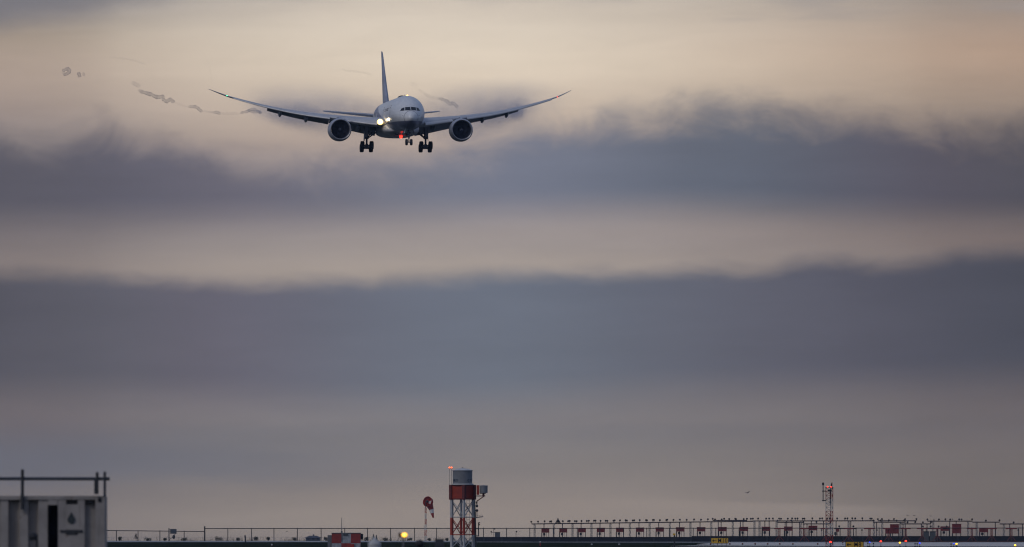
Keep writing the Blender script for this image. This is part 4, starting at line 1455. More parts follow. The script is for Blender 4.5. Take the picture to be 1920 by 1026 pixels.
# ------------------------------------------------------------------ windsock
d = 2200.0
k_ = d / F
mx = PX(798.2, d)
ws = T('windsock', (mx, d, g(d)), 'red and white windsock drooping from a lattice pole beside the tower', 'windsock')
zr = PZ(940.5, d)
ztop = PZ(952, d)
for i in range(6):
    za, zb = g(d) + (ztop - g(d)) * i / 6, g(d) + (ztop - g(d)) * (i + 1) / 6
    mb = MB()
    lattice(mb, mx, za, zb, d, .22 if i < 3 else .15, .03)
    ws.part(mb, 'mast_section', M_RED if i % 2 else M_MW)
ws.part(MB().bar((mx, d, ztop - .1), (mx, d, zr), .07), 'swivel_pole', M_DARK)
hc = Vector((PX(801.4, d), d, zr))
n_ = Vector((-.52, -.82, .22)).normalized()
u_ = n_.cross(Vector((0, 0, 1))).normalized()
v_ = u_.cross(n_)
rr0 = 9.6 * k_
cen = [hc, hc + Vector((.35, .25, -.16)), P(806, 948, d) + Vector((0, .55, 0)), P(808.7, 955, d) + Vector((0, .6, 0)), P(810.3, 962, d) + Vector((0, .6, 0)), P(812.6, 971, d) + Vector((0, .6, 0))]
rad = [rr0, rr0 * .93, rr0 * .66, rr0 * .47, rr0 * .33, rr0 * .15]
nrm = [n_, n_, Vector((-.45, -.35, .8)).normalized(), Vector((-.28, -.1, .95)).normalized(), Vector((-.25, -.05, .97)).normalized(), Vector((-.25, 0, .97)).normalized()]


def sock_ring(i, s=1.0):
    u = nrm[i].cross(Vector((0, 1, .25))).normalized()
    v = u.cross(nrm[i])
    return [cen[i] + (u * math.cos(2 * math.pi * q / 20) + v * math.sin(2 * math.pi * q / 20)) * rad[i] * s for q in range(20)]


for i in range(5):
    a, b = sock_ring(i), sock_ring(i + 1)
    a2, b2 = sock_ring(i, .96), sock_ring(i + 1, .96)
    ws.part(MB().loft([a, b, b2, a2, a], cap=False), 'sock_band', (M_RED, M_RED, M_RED, mat('sock white', (.62, .60, .58), .8), M_RED)[i], smooth=True, sharp=60)
hp = MB()
ring = sock_ring(0)
for q in range(20):
    hp.bar(ring[q], ring[(q + 1) % 20], .05, seg=6)
for q in (2, 7, 12, 17):
    hp.bar(ring[q], hc, .04, seg=5)
ws.part(hp, 'hoop', M_RED, smooth=True)
ws.part(MB().ball(hc + n_ * .05, .26, 12, 8), 'hub', M_DARK, smooth=True)
ws.part(MB().poly([hc + u_ * (-.15) + v_ * .05 + n_ * -.3, hc + u_ * (-.75) + v_ * .25 + n_ * -.3, hc + u_ * (-.55) + v_ * -.45 + n_ * -.3, hc + u_ * -.1 + v_ * -.3 + n_ * -.3], .03, n_), 'vane', mat('sock white', (.62, .60, .58), .8))

# ------------------------------------------------------------------ chequered equipment hut
d = 1255.0
k_ = d / F
zb, zt = g(d), PZ(1000.2, d)
xa, xb = PX(622, d), PX(676, d)
hut = T('equipment_hut', ((xa + xb) / 2, d, zb), 'red and white chequered equipment hut with a whip antenna', 'equipment hut')
mchk = bpy.data.materials.new('chequered paint')
mchk.use_nodes = True
t = NT(mchk.node_tree)
b_ = mchk.node_tree.nodes['Principled BSDF']
co = t.n('ShaderNodeTexCoord').outputs['Object']
sp = t.n('ShaderNodeSeparateXYZ')
t.put(sp.inputs[0], co)
cw = (xb - xa) / 3
ix = t.m('FLOOR', t.m('DIVIDE', t.m('ADD', sp.outputs[0], (xb - xa) / 2), cw))
iz = t.m('FLOOR', t.m('DIVIDE', t.m('SUBTRACT', sp.outputs[2], zt - zb - cw * 1.03), cw * 1.03))
par = t.m('FLOORED_MODULO', t.m('ADD', ix, iz), 2.0)
ns = t.noise(co, 2.5, 6, 0.65)
rd_ = t.mix(t.step(ns, .3, .7), (.20, .022, .022, 1), (.28, .034, .032, 1))
wh_ = t.mix(t.step(ns, .34, .66), (.20, .22, .25, 1), (.36, .38, .42, 1))
t.put(b_.inputs['Base Color'], t.mix(par, rd_, wh_))
b_.inputs['Roughness'].default_value = .6
hut.part(MB().box(((xa + xb) / 2, d + 1.2, (zb + zt) / 2), (xb - xa, 2.4, zt - zb)), 'walls', mchk)
hut.part(MB().box(((xa + xb) / 2, d + 1.2, zt + .03), (xb - xa + .12, 2.5, .07)), 'roof', M_GALV)
hut.part(MB().box((PX(618, d), d + .8, (zb + PZ(1003.5, d)) / 2), (7.5 * k_, 1.2, PZ(1003.5, d) - zb)), 'side_cabinet', M_GALV)
hut.part(MB().box((PX(678.4, d), d + 1.0, (PZ(1001, d) + PZ(1012, d)) / 2), (4.4 * k_, 1.0, 11 * k_)), 'vent_box', M_DARK)
hut.part(MB().box((PX(657, d), d - .1, PZ(1026, d)), (14 * k_, .2, 12 * k_)), 'meter_box', M_RED)
hut.part(MB().box((PX(648, d), d - .06, PZ(1002.8, d)), (9 * k_, .1, 2.0 * k_)).bar((PX(641, d), d - .05, PZ(1001, d)), (PX(641, d), d - .05, PZ(1016, d)), .03), 'conduit', M_DARK)
hut.part(MB().bar((PX(640.8, d), d + .2, zt), (PX(640.8, d), d + .2, PZ(971, d)), .05, .025).bar((PX(640.8, d), d + .2, zt), (PX(640.8, d), d + .2, PZ(996, d)), .10), 'antenna', M_GALV)

# ------------------------------------------------------------------ direction signs
M_SIGNY = mat('sign yellow', (0.60, 0.35, 0.025), 0.5, 0, .08, 3)
M_SIGNK = mat('sign frame', (0.03, 0.03, 0.03), 0.6)
M_SIGNT = mat('sign lettering', (0.012, 0.012, 0.012), 0.6, 0, 0)


def sign(xa, xb, ya, yb, d, txt, label):
    k = d / F
    X = PX((xa + xb) / 2, d)
    z0 = g(d)
    zt, zb = PZ(ya, d), PZ(yb, d)
    zb = max(zb, z0 + .05)
    t_ = T('taxiway_sign', (X, d, z0), label, 'sign')
    W_, H_ = (xb - xa) * k, zt - zb
    fr_ = t_.part(MB().box((X, d, (zt + zb) / 2), (W_, .16, H_)), 'frame', M_SIGNK)
    t_.part(MB().box((X, d - .085, (zt + zb) / 2), (W_ - .10, .02, H_ - .09)), 'face', M_SIGNY, parent=fr_)
    zc = (zt + zb) / 2 - z0
    o_ = text(txt, H_ * 1.02, M_SIGNT, t_.o, (W_ * .16, -.10, zc), bold=.004, spacing=1.15)
    o_.scale = (.86, 1.05, 1)
    ax = -W_ * .30
    ar = MB().box((X + ax + .02, d - .1, (zt + zb) / 2), (W_ * .20, .012, .075))
    hx = X + ax - W_ * .10
    for s in (-1, 1):
        ar.bar((hx - .015, d - .1, (zt + zb) / 2), (hx + .11, d - .1, (zt + zb) / 2 + s * .14), .042, seg=6)
    t_.part(ar, 'arrow', M_SIGNT)
    for q in range(4):
        x = X - W_ / 2 + W_ * (q + .5) / 4
        t_.part(MB().bar((x, d, z0), (x, d, zb), .035).bar((x, d, z0 - .02), (x, d, z0 + .06), .08), 'leg', M_GALV)


sign(1333, 1365.8, 1008.6, 1019.3, 1500, 'M10', 'yellow taxiway sign with arrow reading M10')
sign(1585, 1619.3, 1015.6, 1027.2, 1300, 'M8', 'yellow taxiway sign with arrow reading M8')

# ------------------------------------------------------------------ lit and unlit ground lamps
def ground_lamp(x, y, d, m, label, r=.13, cat='ground light', group='lit lamps on the wet taxiway'):
    X, zl = PX(x, d), PZ(y, d)
    z0 = g(d) + .02
    zl = max(zl, z0 + .12)
    t_ = T('taxiway_light', (X, d, z0), label, cat, group)
    t_.part(MB().bar((X, d, z0), (X, d, zl - r * .6), .03, seg=6).bar((X, d, z0), (X, d, z0 + .04), .12, seg=10).bar((X, d, zl - r), (X, d, zl - r * .55), r * .8, seg=10), 'stem', M_DARK)
    t_.part(MB().ball((X, d, zl), (r, r, r * .85)), 'lamp', m, smooth=True)


ground_lamp(1557, 1016.5, 1398, M_LAMPRED, 'lit red lamp at the foot of the lattice mast', .14)
ground_lamp(1651.4, 1015.4, 1420, M_LAMPRED, 'lit red lamp right of the M8 sign', .14)
ground_lamp(1698.3, 1014.8, 1420, M_LAMPRED, 'lit red lamp right of the overlapping red boxes', .14)
ground_lamp(1687, 1017.8, 1420, M_LAMPYEL, 'lit yellow lamp between two red lamps', .115)
ground_lamp(1793.2, 1020, 1420, M_LAMPYEL, 'lit yellow lamp below the tallest red box', .115)
ground_lamp(1903.2, 1022.5, 1420, M_LAMPYEL, 'rightmost lit yellow lamp on the taxiway', .115)
ground_lamp(1630.5, 1017, 1430, M_LAMPBLU, 'lit blue lamp just right of the M8 sign', .09)
ground_lamp(1724.2, 1018.5, 1430, M_LAMPBLU, 'lit blue lamp below the grey cabinets', .10)
ground_lamp(1788, 1019.5, 1430, M_LAMPBLU, 'lit blue lamp beside the yellow lamp under the tallest box', .09)
M_UNL = mat('unlit lamp glass', (.08, .08, .09), .4)
for x, y, lb in ((1627, 1018.5, 'unlit lamp just left of the first blue lamp'), (1637.5, 1019, 'unlit lamp right of the first blue lamp'), (1715.5, 1019.5, 'unlit lamp left of the blue lamp under the cabinets'), (1719.5, 1019.5, 'unlit lamp beside the blue lamp under the cabinets'), (1783, 1020, 'unlit lamp left of the blue lamp under the tallest box')):
    ground_lamp(x, y, 1430, M_UNL, lb, .10, group='unlit lamps on the wet taxiway')
M_ORN = mat('orange cap', (.20, .06, .02), .6)
for i, x in enumerate((1332.2, 1368.3, 1392.2, 1415.8, 1439.3, 1462, 1486.5, 1533, 1580)):
    ground_lamp(x, 1019.6 if x < 1570 else 1016.5, 1640, M_ORN, f'small orange-capped edge marker along the taxiway, {ORD[i]} from the left', .12, 'marker', 'orange edge markers along the taxiway')
for x, lb in ((1109.5, 'small pale lamp in the grass, left one of two'), (1161, 'small pale lamp in the grass, right one of two')):
    ground_lamp(x, 1022.6, 1560, M_WHITE, lb, .13, group='pale lamps in the grass')
for x, y, lb in ((1013, 1016.6, 'red post with a white cap in the grass right of the tower'), (510, 1021.6, 'red post with a pale cap in the grass left of the hut')):
    d = 1480
    X, zl = PX(x, d), PZ(y, d)
    t_ = T('marker_post', (X, d, g(d)), lb, 'marker', 'red marker posts in the grass')
    t_.part(MB().bar((X, d, g(d)), (X, d, zl - .1), .08), 'post', M_MR)
    t_.part(MB().ball((X, d, zl), .12, 10, 8), 'cap', M_WHITE, smooth=True)
# yellow topped dark pole
d = 1450
X = PX(1264.5, d)
t_ = T('marker_pole', (X, d, g(d)), 'dark pole with a yellow lamp head left of the M10 sign', 'pole')
t_.part(MB().bar((X, d, g(d)), (X, d, PZ(1004, d)), .09).box((X, d, PZ(1010, d)), (.28, .2, .5)), 'pole', M_DARK)
t_.part(MB().box((X - .03, d, PZ(1002, d)), (.30, .2, .22)).bar((X, d, PZ(1004.5, d)), (X, d, PZ(1002, d)), .08), 'lamp_head', M_SIGNY)

# ------------------------------------------------------------------ board with lamp on a post (left), short post
d = 2200
k_ = d / F
X = PX(317, d)
t_ = T('notice_board', (X, d, g(d)), 'dark board with a round lamp on a post by the lower fence', 'sign board')
t_.part(MB().bar((X, d, g(d)), (X, d, PZ(990.4, d)), .10), 'post', M_DARK)
t_.part(MB().box((PX(325.3, d), d, PZ(996.5, d)), (11.8 * k_, .12, 9 * k_)).box((PX(319, d), d, PZ(993.5, d)), (.5, .08, .08)).box((PX(319, d), d, PZ(999.5, d)), (.5, .08, .08)), 'board', mat('board slate', (.05, .06, .075), .6))
t_.part(MB().bar((X, d, PZ(1012, d)), (PX(325, d), d, PZ(1007, d)), .05).bar((PX(329, d), d, PZ(1001, d)), (PX(325.5, d), d, PZ(1005, d)), .05), 'arm', M_DARK)
t_.part(MB().ball((PX(326, d), d, PZ(1006.8, d)), (.28, .25, .42), 12, 8), 'lamp', M_DARK, smooth=True)
d = 2080
t_ = T('short_post', (PX(460.4, d), d, g(d)), 'short thick dark post standing alone in the grass', 'post')
t_.part(MB().bar((PX(460.8, d), d, g(d) - .05), (PX(459.6, d), d, PZ(1004.8, d)), .13), 'shaft', M_DARK)
t_.part(MB().ball((PX(459.6, d), d, PZ(1004.6, d)), (.14, .14, .1), 10, 6), 'cap', M_DARK, smooth=True)

# weather instrument and cabinet left of the light bars
d = 2300
t_ = T('weather_station', (PX(926, d), d, g(d)), 'thin weather instrument mast with arms right of the tower', 'weather mast')
t_.part(MB().bar((PX(925.8, d), d, g(d)), (PX(925.8, d), d, PZ(991.5, d)), .04), 'mast', M_DARK)
t_.part(MB().bar((PX(920, d), d, PZ(998.5, d)), (PX(928, d), d, PZ(998, d)), .04).ball((PX(921, d), d, PZ(996.8, d)), .14, 8, 6).bar((PX(921, d), d, PZ(998, d)), (PX(921, d), d, PZ(1003, d)), .03).ball((PX(926.8, d), d, PZ(992.2, d)), (.2, .1, .1), 8, 6), 'sensor_arm', M_DARK)
t_ = T('cabinet', (PX(932.8, d), d, g(d)), 'small blue grey cabinet beside the weather mast', 'cabinet')
t_.part(MB().box((PX(932.8, d), d, (g(d) + PZ(998.4, d)) / 2), (9.8 * d / F, .8, PZ(998.4, d) - g(d))), 'body', mat('blue grey box', (.07, .08, .10), .6))
t_.part(MB().box((PX(932.8, d), d, PZ(998.2, d)), (10.6 * d / F, .9, .07)), 'roof', M_DARK)

# ------------------------------------------------------------------ far house, conifers, bushes, dry grass
d = 6000
k_ = d / F
X = PX(587, d)
t_ = T('house', (X, d, -.5), 'small far-off house with a hipped roof behind the fence', 'house')
M_FAR = mat('far house wall', (.10, .105, .12), .9)
t_.part(MB().box((X, d, (-.5 + PZ(1008.8, d)) / 2), (27 * k_, 7, PZ(1008.8, d) + .5)), 'wall', M_FAR)
zr0, zr1 = PZ(1009, d), PZ(1004.6, d)
rf = MB()
a, b = 17 * k_, 7 * k_
v = [rf.bm.verts.new(p) for p in ((X - a, d - 4.3, zr0), (X + a, d - 4.3, zr0), (X + a, d + 4.3, zr0), (X - a, d + 4.3, zr0), (X - b, d, zr1), (X + b, d, zr1))]
for f in ((0, 1, 5, 4), (1, 2, 5), (2, 3, 4, 5), (3, 0, 4), (3, 2, 1, 0)):
    rf.bm.faces.new([v[i] for i in f])
roof = t_.part(rf, 'roof', mat('far roof', (.05, .055, .07), .9))
t_.part(MB().box((X + .3, d, zr1 + .2), (.8, .8, 1.0)), 'chimney', M_FAR, parent=roof)
for q in (-2.4, .2, 2.8):
    t_.part(MB().box((X + q, d - 3.52, PZ(1010.6, d)), (1.1, .08, .8)), 'window', M_GLASS)

M_LEAF = mat('bush foliage', (.035, .045, .03), .9, 0, .35, 3)
M_LEAFB = mat('conifer foliage', (.022, .034, .03), .9, 0, .35, 2)
M_BARK = mat('bark', (.05, .04, .032), .9)


def leaf_cloud(mb, c, r, n, size):
    for _ in range(n):
        while True:
            p = Vector((random.uniform(-1, 1), random.uniform(-1, 1), random.uniform(-1, 1)))
            if p.length < 1:
                break
        p = Vector((p.x * r[0], p.y * r[1], p.z * r[2])) + Vector(c)
        q = Matrix.Rotation(random.uniform(0, 6.28), 3, (random.uniform(-1, 1), random.uniform(-1, 1), random.uniform(-1, 1) + .01))
        s = size * random.uniform(.6, 1.4)
        mb.quad(*[p + q @ Vector(v) * s for v in ((-1, -.5, 0), (1, -.5, 0), (1, .5, 0), (-1, .5, 0))])
    return mb


def bush(x, w, h, label, d=2275.0, tall=False):
    k = d / F
    X, z0 = PX(x, d), g(d)
    t_ = T('bush', (X, d, z0), label, 'bush', 'bushes along the fence')
    W_, H_ = w / 2 * k, h * k + .22
    mb = MB()
    for q in range(5):
        cx_ = X + random.uniform(-.55, .55) * W_
        leaf_cloud(mb, (cx_, d + random.uniform(-.3, .3), z0 + H_ * random.uniform(.4, .62)), (W_ * .5, W_ * .5, H_ * .4), 70, .05 + .012 * H_)
    t_.part(mb, 'foliage', M_LEAF, recalc=False)
    st = MB()
    for q in range(4):
        st.bar((X + random.uniform(-.1, .1), d, z0), (X + random.uniform(-.6, .6) * W_, d, z0 + H_ * .6), .025, .01, seg=5)
    t_.part(st, 'stem', M_BARK)


for x, w, h, lb in ((225, 10, 8, 'round dark bush beside the container at the fence foot'), (277, 21, 5, 'wide low bush left of the notice board'), (309, 9, 4, 'tiny bush just left of the notice board'),
                    (345, 14, 4.5, 'low bush between the notice board and tall fence post'), (409.5, 15, 7, 'round bush right of the tall fence end post'), (447, 14, 5, 'spreading low bush left of the short post'),
                    (480, 11, 7, 'round bush right of the short dark post'), (503.5, 11, 6.5, 'round bush midway between short post and far house'), (553, 13, 6, 'loose bush just left of the far house'),
                    (611, 10, 6, 'bush half hidden by the hut cabinet'), (686, 12, 6, 'bush just right of the chequered hut'), (722, 14, 5, 'low bush right of the far conifers'), (768, 12, 4, 'low bush beside the yellow lamp'), (806, 12, 4, 'low bush just right of the windsock pole'), (838, 8, 4, 'low bush touching the tower leg')):
    bush(x, w, h, lb)

# little tree by the second fence post
d = 2275
k_ = d / F
X, z0 = PX(255.3, d), g(d)
t_ = T('small_tree', (X, d, z0), 'small pointed tree at the lower fence, left', 'tree')
t_.part(MB().bar((X, d, z0), (X, d, z0 + .9), .06, .03), 'trunk', M_BARK)
mb = MB()
for q in range(6):
    f = q / 5
    leaf_cloud(mb, (X + random.uniform(-.08, .08), d, z0 + .55 + .85 * f), (.42 * (1 - f) + .07,) * 2 + (.14,), 60, .05)
t_.part(mb, 'crown', M_LEAF, recalc=False)
for x, yt, lb in ((700.4, 1002.3, 'left one of two far pointed conifers'), (705.8, 1004, 'right one of two far pointed conifers')):
    d = 5000
    k_ = d / F
    X, z0, zt = PX(x, d), -.5, PZ(yt, d)
    t_ = T('conifer', (X, d, z0), lb, 'tree', 'far conifers behind the fence')
    t_.part(MB().bar((X, d, z0), (X, d, zt - .4), .14, .04), 'trunk', M_BARK)
    mb = MB()
    for q in range(9):
        f = q / 8
        leaf_cloud(mb, (X, d, z0 + .6 + (zt - z0 - .7) * f), (.62 * (1 - f) ** .8 + .08,) * 2 + (.3,), 60, .13)
    t_.part(mb, 'crown', M_LEAFB, recalc=False)

mb = MB()
for _ in range(900):
    x = random.uniform(205, 845)
    if random.random() < .55:
        x = random.choice((350, 395, 420, 445, 470, 540, 560, 605, 690, 730, 760)) + random.gauss(0, 9)
    d = 2262 + random.uniform(-8, 8)
    h = abs(random.gauss(.35, .25)) + .1
    X = PX(x, d)
    lean = random.gauss(0, .15)
    mb.bar((X, d, g(d)), (X + lean, d, g(d) + h), .012, .005, seg=4)
    if random.random() < .3:
        mb.ball((X + lean, d, g(d) + h), (.04, .04, .07), 5, 4)
tag(mb.build('dry_grass', mat('dry stalks', (.10, .085, .065), .9)), 'thin dry grass stalks along the foot of the fence', 'grass', kind='stuff')

# ------------------------------------------------------------------ birds
M_BIRD = mat('dark feathers', (.018, .018, .022), .8)


def bird(x, y, d, span, dih, label, yaw=0.0, perched=False, roll=0.0):
    mb = MB()
    L = span * .42
    rings = []
    for s, r in ((-.5, .02), (-.4, .06), (-.25, .11), (0, .13), (.25, .09), (.42, .06), (.5, .07), (.58, .045), (.66, .01)):
        rings.append([Vector((r * L * math.sin(2 * math.pi * q / 8), s * L, r * L * math.cos(2 * math.pi * q / 8))) for q in range(8)])
    mb.loft(rings)
    mb.poly([(-.06 * L, -.42 * L, 0), (.06 * L, -.42 * L, 0), (.14 * L, -.72 * L, 0), (-.14 * L, -.72 * L, 0)], .01 * L, (0, 0, 1))
    for sg in (-1, 1):
        h = span / 2
        a = R(dih)
        p = lambda f, yy, zo=0: Vector((sg * h * f * math.cos(a), yy * L, h * math.sin(a) * f * (1 - .35 * f) + zo))
        mb.loft([[p(0, .28, .05), p(0, -.15, .04), p(0, -.15, -.05), p(0, .28, -.05)], [p(.5, .36, .035), p(.5, -.12, .03), p(.5, -.12, -.03), p(.5, .36, -.03)], [p(1, .02, .004), p(1, -.22, .004), p(1, -.22, 0), p(1, .02, 0)]])
    o = mb.build('bird', M_BIRD, smooth=True)
    o.location = P(x, y, d)
    o.rotation_euler = (0, R(roll), R(yaw))
    tag(o, label, 'bird', 'birds in flight over the airfield')
    return o


bird(1401.5, 924.5, 2000, 1.2, 26, 'dark bird flying alone high above the light bars', 28, roll=-14)
bird(1701.5, 966.2, 2250, .62, 4, 'left one of two dark birds gliding side by side', 15)
bird(1713.8, 966.7, 2250, .60, 6, 'right one of two dark birds gliding side by side', -10)
bird(1744.7, 967.8, 2250, .60, 14, 'dark bird flying just above the bird-topped light bar', 25)
bird(538, 997, 2100, .42, 10, 'dark bird flying low above the fence, left of the house', 40)
bird(974.8, 996.8, 2320, .34, 8, 'dark bird beside the small post lamp right of the tower', 60)


def perched_bird(x, yb, d, h, label, spread=False):
    z0 = PZ(yb, d)
    X = PX(x, d)
    t_ = T('perched_bird', (X, d, z0), label, 'bird')
    mb = MB()
    prof = [(.02, .02), (.10, .10), (.17, .28), (.19, .45), (.16, .62), (.10, .74), (.095, .82), (.09, .90), (.05, .97), (.01, 1.0)]
    rings = []
    for r, z in prof:
        rings.append([Vector((X + r * h * math.sin(2 * math.pi * q / 10), d + (r * .9 - .05 * z) * h * math.cos(2 * math.pi * q / 10), z0 + (.08 + z * .92) * h)) for q in range(10)])
    mb.loft(rings)
    mb.bar((X - .05 * h, d, z0), (X - .05 * h, d, z0 + .2 * h), .02 * h, seg=5).bar((X + .05 * h, d, z0), (X + .05 * h, d, z0 + .2 * h), .02 * h, seg=5)
    for sg in (-1, 1):
        if spread:
            pts = [(.06, .78), (.20, .66), (.36, .36), (.50, .10), (.40, .06), (.30, .02), (.24, .16), (.10, .22)]
        else:
            pts = [(.08, .72), (.19, .62), (.22, .35), (.14, .05), (.06, .1)]
        mb.poly([(X + sg * a * h, d + .04 * h, z0 + b * h) for a, b in pts], .05 * h, (0, 1, 0))
    t_.part(mb, 'body', M_BIRD, smooth=True)
    t_.part(MB().bar((X - .02 * h, d - .08 * h, z0 + .93 * h), (X - .06 * h, d - .18 * h, z0 + .90 * h), .03 * h, .004 * h, seg=6), 'beak', mat('beak', (.12, .09, .03), .6))


perched_bird(1046.2, 982.2, 2399.8, 1.22, 'large dark bird with half-open wings perched on the longest light bar', True)
perched_bird(1751, 977, 2419.8, .5, 'small dark bird perched at the left end of its light bar')
b_ = bird(1785.5, 974.3, 2419.5, .75, 48, 'dark bird landing with raised wings on the far right light bar', 35, roll=25)

# ------------------------------------------------------------------ near, out of focus: container with railing
d = 427.0
k_ = d / F
xr = PX(197, d)
xl = xr - 6.06
zt = PZ(930, d)
con = T('cargo_container', ((xl + xr) / 2, d + 1.2, 0), 'off-white cargo container with ribbed side and a dark drop emblem, pipe railing on top', 'container')
M_CON = mat('container off white', (.28, .255, .245), .65, 0, .18, .9)
_t = NT(M_CON.node_tree)
_b = M_CON.node_tree.nodes['Principled BSDF']
_src = _b.inputs['Base Color'].links[0].from_socket
_co = _t.n('ShaderNodeTexCoord').outputs['Object']
_mp = _t.n('ShaderNodeMapping')
_t.put(_mp.inputs[0], _co)
_mp.inputs['Scale'].default_value = (5.0, 5.0, 0.5)
_dirt = _t.step(_t.noise(_mp.outputs[0], 1.0, 6, 0.65), 0.5, 0.75)
_rust = _t.step(_t.noise(_co, 2.2, 6, 0.7), 0.62, 0.72)
_t.put(_b.inputs['Base Color'], _t.mix(_t.m('MULTIPLY', _rust, 0.6), _t.mix(_t.m('MULTIPLY', _dirt, 0.5), _src, (.10, .085, .075, 1)), (.11, .055, .035, 1)))
M_BLACK = mat('black opening and shade', (.006, .006, .008), .9, 0, 0)
ztr = PZ(937, d)
segs = [(xl + .16, PX(15, d), 0), ]
body = MB()
# corrugated wall as a swept profile with ribs (proud) and recesses
def xprof():
    pts = []
    edges = [-94, -75, -57, -38, -20, -1, 17, 36, 54, 71]
    depth = 0
    for i, e in enumerate(edges):
        x = PX(e, d)
        if i % 2 == 0:
            pts += [(x - .03, 0.0), (x + .04, .30)]
        else:
            pts += [(x - .04, .30), (x + .03, 0.0)]
    return pts


prof = [(xl + .15, 0.0)] + xprof() + [(PX(90, d), 0.0)]
prof = [p for p in prof if p[0] >= xl + .15 - 1e-6]
zb0 = .16
rows = [(zb0, 1.0), (ztr - .03, 1.0), (ztr - .01, .9), (ztr + .0, 0.0)]
grid = [[body.bm.verts.new((x, d + dep * f + .03, z)) for x, dep in prof] for z, f in rows]
for A, B in zip(grid, grid[1:]):
    for i in range(len(A) - 1):
        body.bm.faces.new((A[i], A[i + 1], B[i + 1], B[i]))
side = con.part(body, 'ribbed_wall', M_CON, recalc=False)
# right-hand panel with emblem, its recesses and the deep dark gap
rp = MB()
xa, xb = PX(109, d), PX(179, d)
rp.box(((xa + xb) / 2, d + .25, (zb0 + ztr) / 2), (xb - xa, .12, ztr - zb0))
for e0, e1, y0, y1 in ((109, 124, 937.5, 1040), (146, 159, 937.5, 1040), (124, 146, 946, 993.5), (124, 146, 1003, 1040)):
    rp.box(((PX(e0, d) + PX(e1, d)) / 2, d + .09, (PZ(y0, d) + max(zb0, PZ(y1, d))) / 2), (PX(e1, d) - PX(e0, d), .196, PZ(y0, d) - max(zb0, PZ(y1, d))))
con.part(rp, 'end_panel', M_CON)
con.part(MB().box((PX(134, d), d - .02, PZ(996, d)), (42 * k_, .06, 4.5 * k_)).box((PX(134, d), d - .02, PZ(1000, d)), (19 * k_, .05, 4 * k_)), 'panel_bar', M_DARK)
con.part(MB().box((PX(134.5, d), d + .16, PZ(941, d)), (18 * k_, .3, 6 * k_)), 'recess_shade', M_BLACK)  # black block stands in for the shade under the top rail
con.part(MB().box((PX(169, d), d + .16, PZ(941, d)), (15 * k_, .3, 6 * k_)), 'recess_shade', M_BLACK)  # same blacked-in shade at the head of the next recess
con.part(MB().box((PX(99, d), d + .9, (PZ(947, d)) / 2 + .05), (17.5 * k_, .04, PZ(947, d) - .1)).box((PX(90.3, d), d + .46, PZ(947, d) / 2 + .05), (.03, .9, PZ(947, d) - .1)).box((PX(108, d), d + .46, PZ(947, d) / 2 + .05), (.03, .9, PZ(947, d) - .1)).box((PX(99, d), d + .46, PZ(946.6, d)), (17.5 * k_, .9, .03)), 'open_gap', M_BLACK)
con.part(MB().box((PX(99, d), d + .03, (PZ(947, d) + ztr) / 2), (18 * k_, .08, ztr - PZ(947, d))), 'gap_header', M_CON)
# frame
fr = MB()
fr.box(((xl + xr) / 2, d + .05, (zt + ztr) / 2), (xr - xl, .16, zt - ztr))
fr.box(((xl + xr) / 2, d + .05, .08), (xr - xl, .16, .16))
fr.box(((PX(179, d) + xr) / 2, d + .05, (.16 + ztr) / 2), (xr - PX(179, d), .16, ztr - .16))
fr.box((xl + .075, d + .05, (.16 + ztr) / 2), (.15, .16, ztr - .16))
con.part(fr, 'frame', M_CON)
con.part(MB().box(((xl + xr) / 2, d + 1.28, zt - .03), (xr - xl - .02, 2.29, .04)).box((xr - .03, d + 1.28, zt / 2), (.05, 2.29, zt - .1)).box((xl + .03, d + 1.28, zt / 2), (.05, 2.29, zt - .1)).box(((xl + xr) / 2, d + 2.40, zt / 2), (xr - xl - .1, .05, zt - .1)), 'shell', M_CON)
con.part(MB().box((PX(187, d), d - .045, PZ(937.5, d)), (.12, .04, .15)), 'corner_hole', M_BLACK)
# drop emblem
pts = []
cxp, czp, rp_ = PX(134, d), PZ(974.5, d), 7.2 * k_
for q in range(25):
    a = R(-230 + q * 280 / 24)
    pts.append((cxp + rp_ * math.cos(a), d - .035, czp + rp_ * math.sin(a) * 1.05))
pts.append((cxp, d - .035, PZ(960, d)))
con.part(MB().poly(pts, .012, (0, -1, 0)), 'drop_emblem', mat('emblem dark', (.02, .03, .035), .6))
# railing on top
dr = d - .06
rl = con.part(MB().bar((xl - .5, dr, PZ(897.6, d)), (PX(206, d), dr, PZ(898, d)), 3.2 * k_), 'railing', mat('railing blue grey', (.03, .036, .05), .5), smooth=True)
con.part(MB().bar((PX(42.5, d), dr - .06, PZ(955.5, d)), (PX(42.5, d), dr - .06, PZ(880.5, d)), 3.1 * k_).box((PX(41.8, d), dr - .04, PZ(941, d)), (5.8 * k_, .1, 28 * k_)), 'post', M_DARK, parent=rl)
con.part(MB().bar((PX(182.5, d), dr - .06, PZ(927, d)), (PX(182.5, d), dr - .06, PZ(885.5, d)), 2.8 * k_).box((PX(180.2, d), dr - .06, PZ(912, d)), (6.5 * k_, .12, 29 * k_)), 'post', M_DARK, parent=rl)
con.part(MB().bar((PX(196.8, d), dr - .06, PZ(932, d)), (PX(196.8, d), dr - .06, PZ(884.5, d)), 2.6 * k_), 'post', MATS['railing blue grey'], parent=rl)

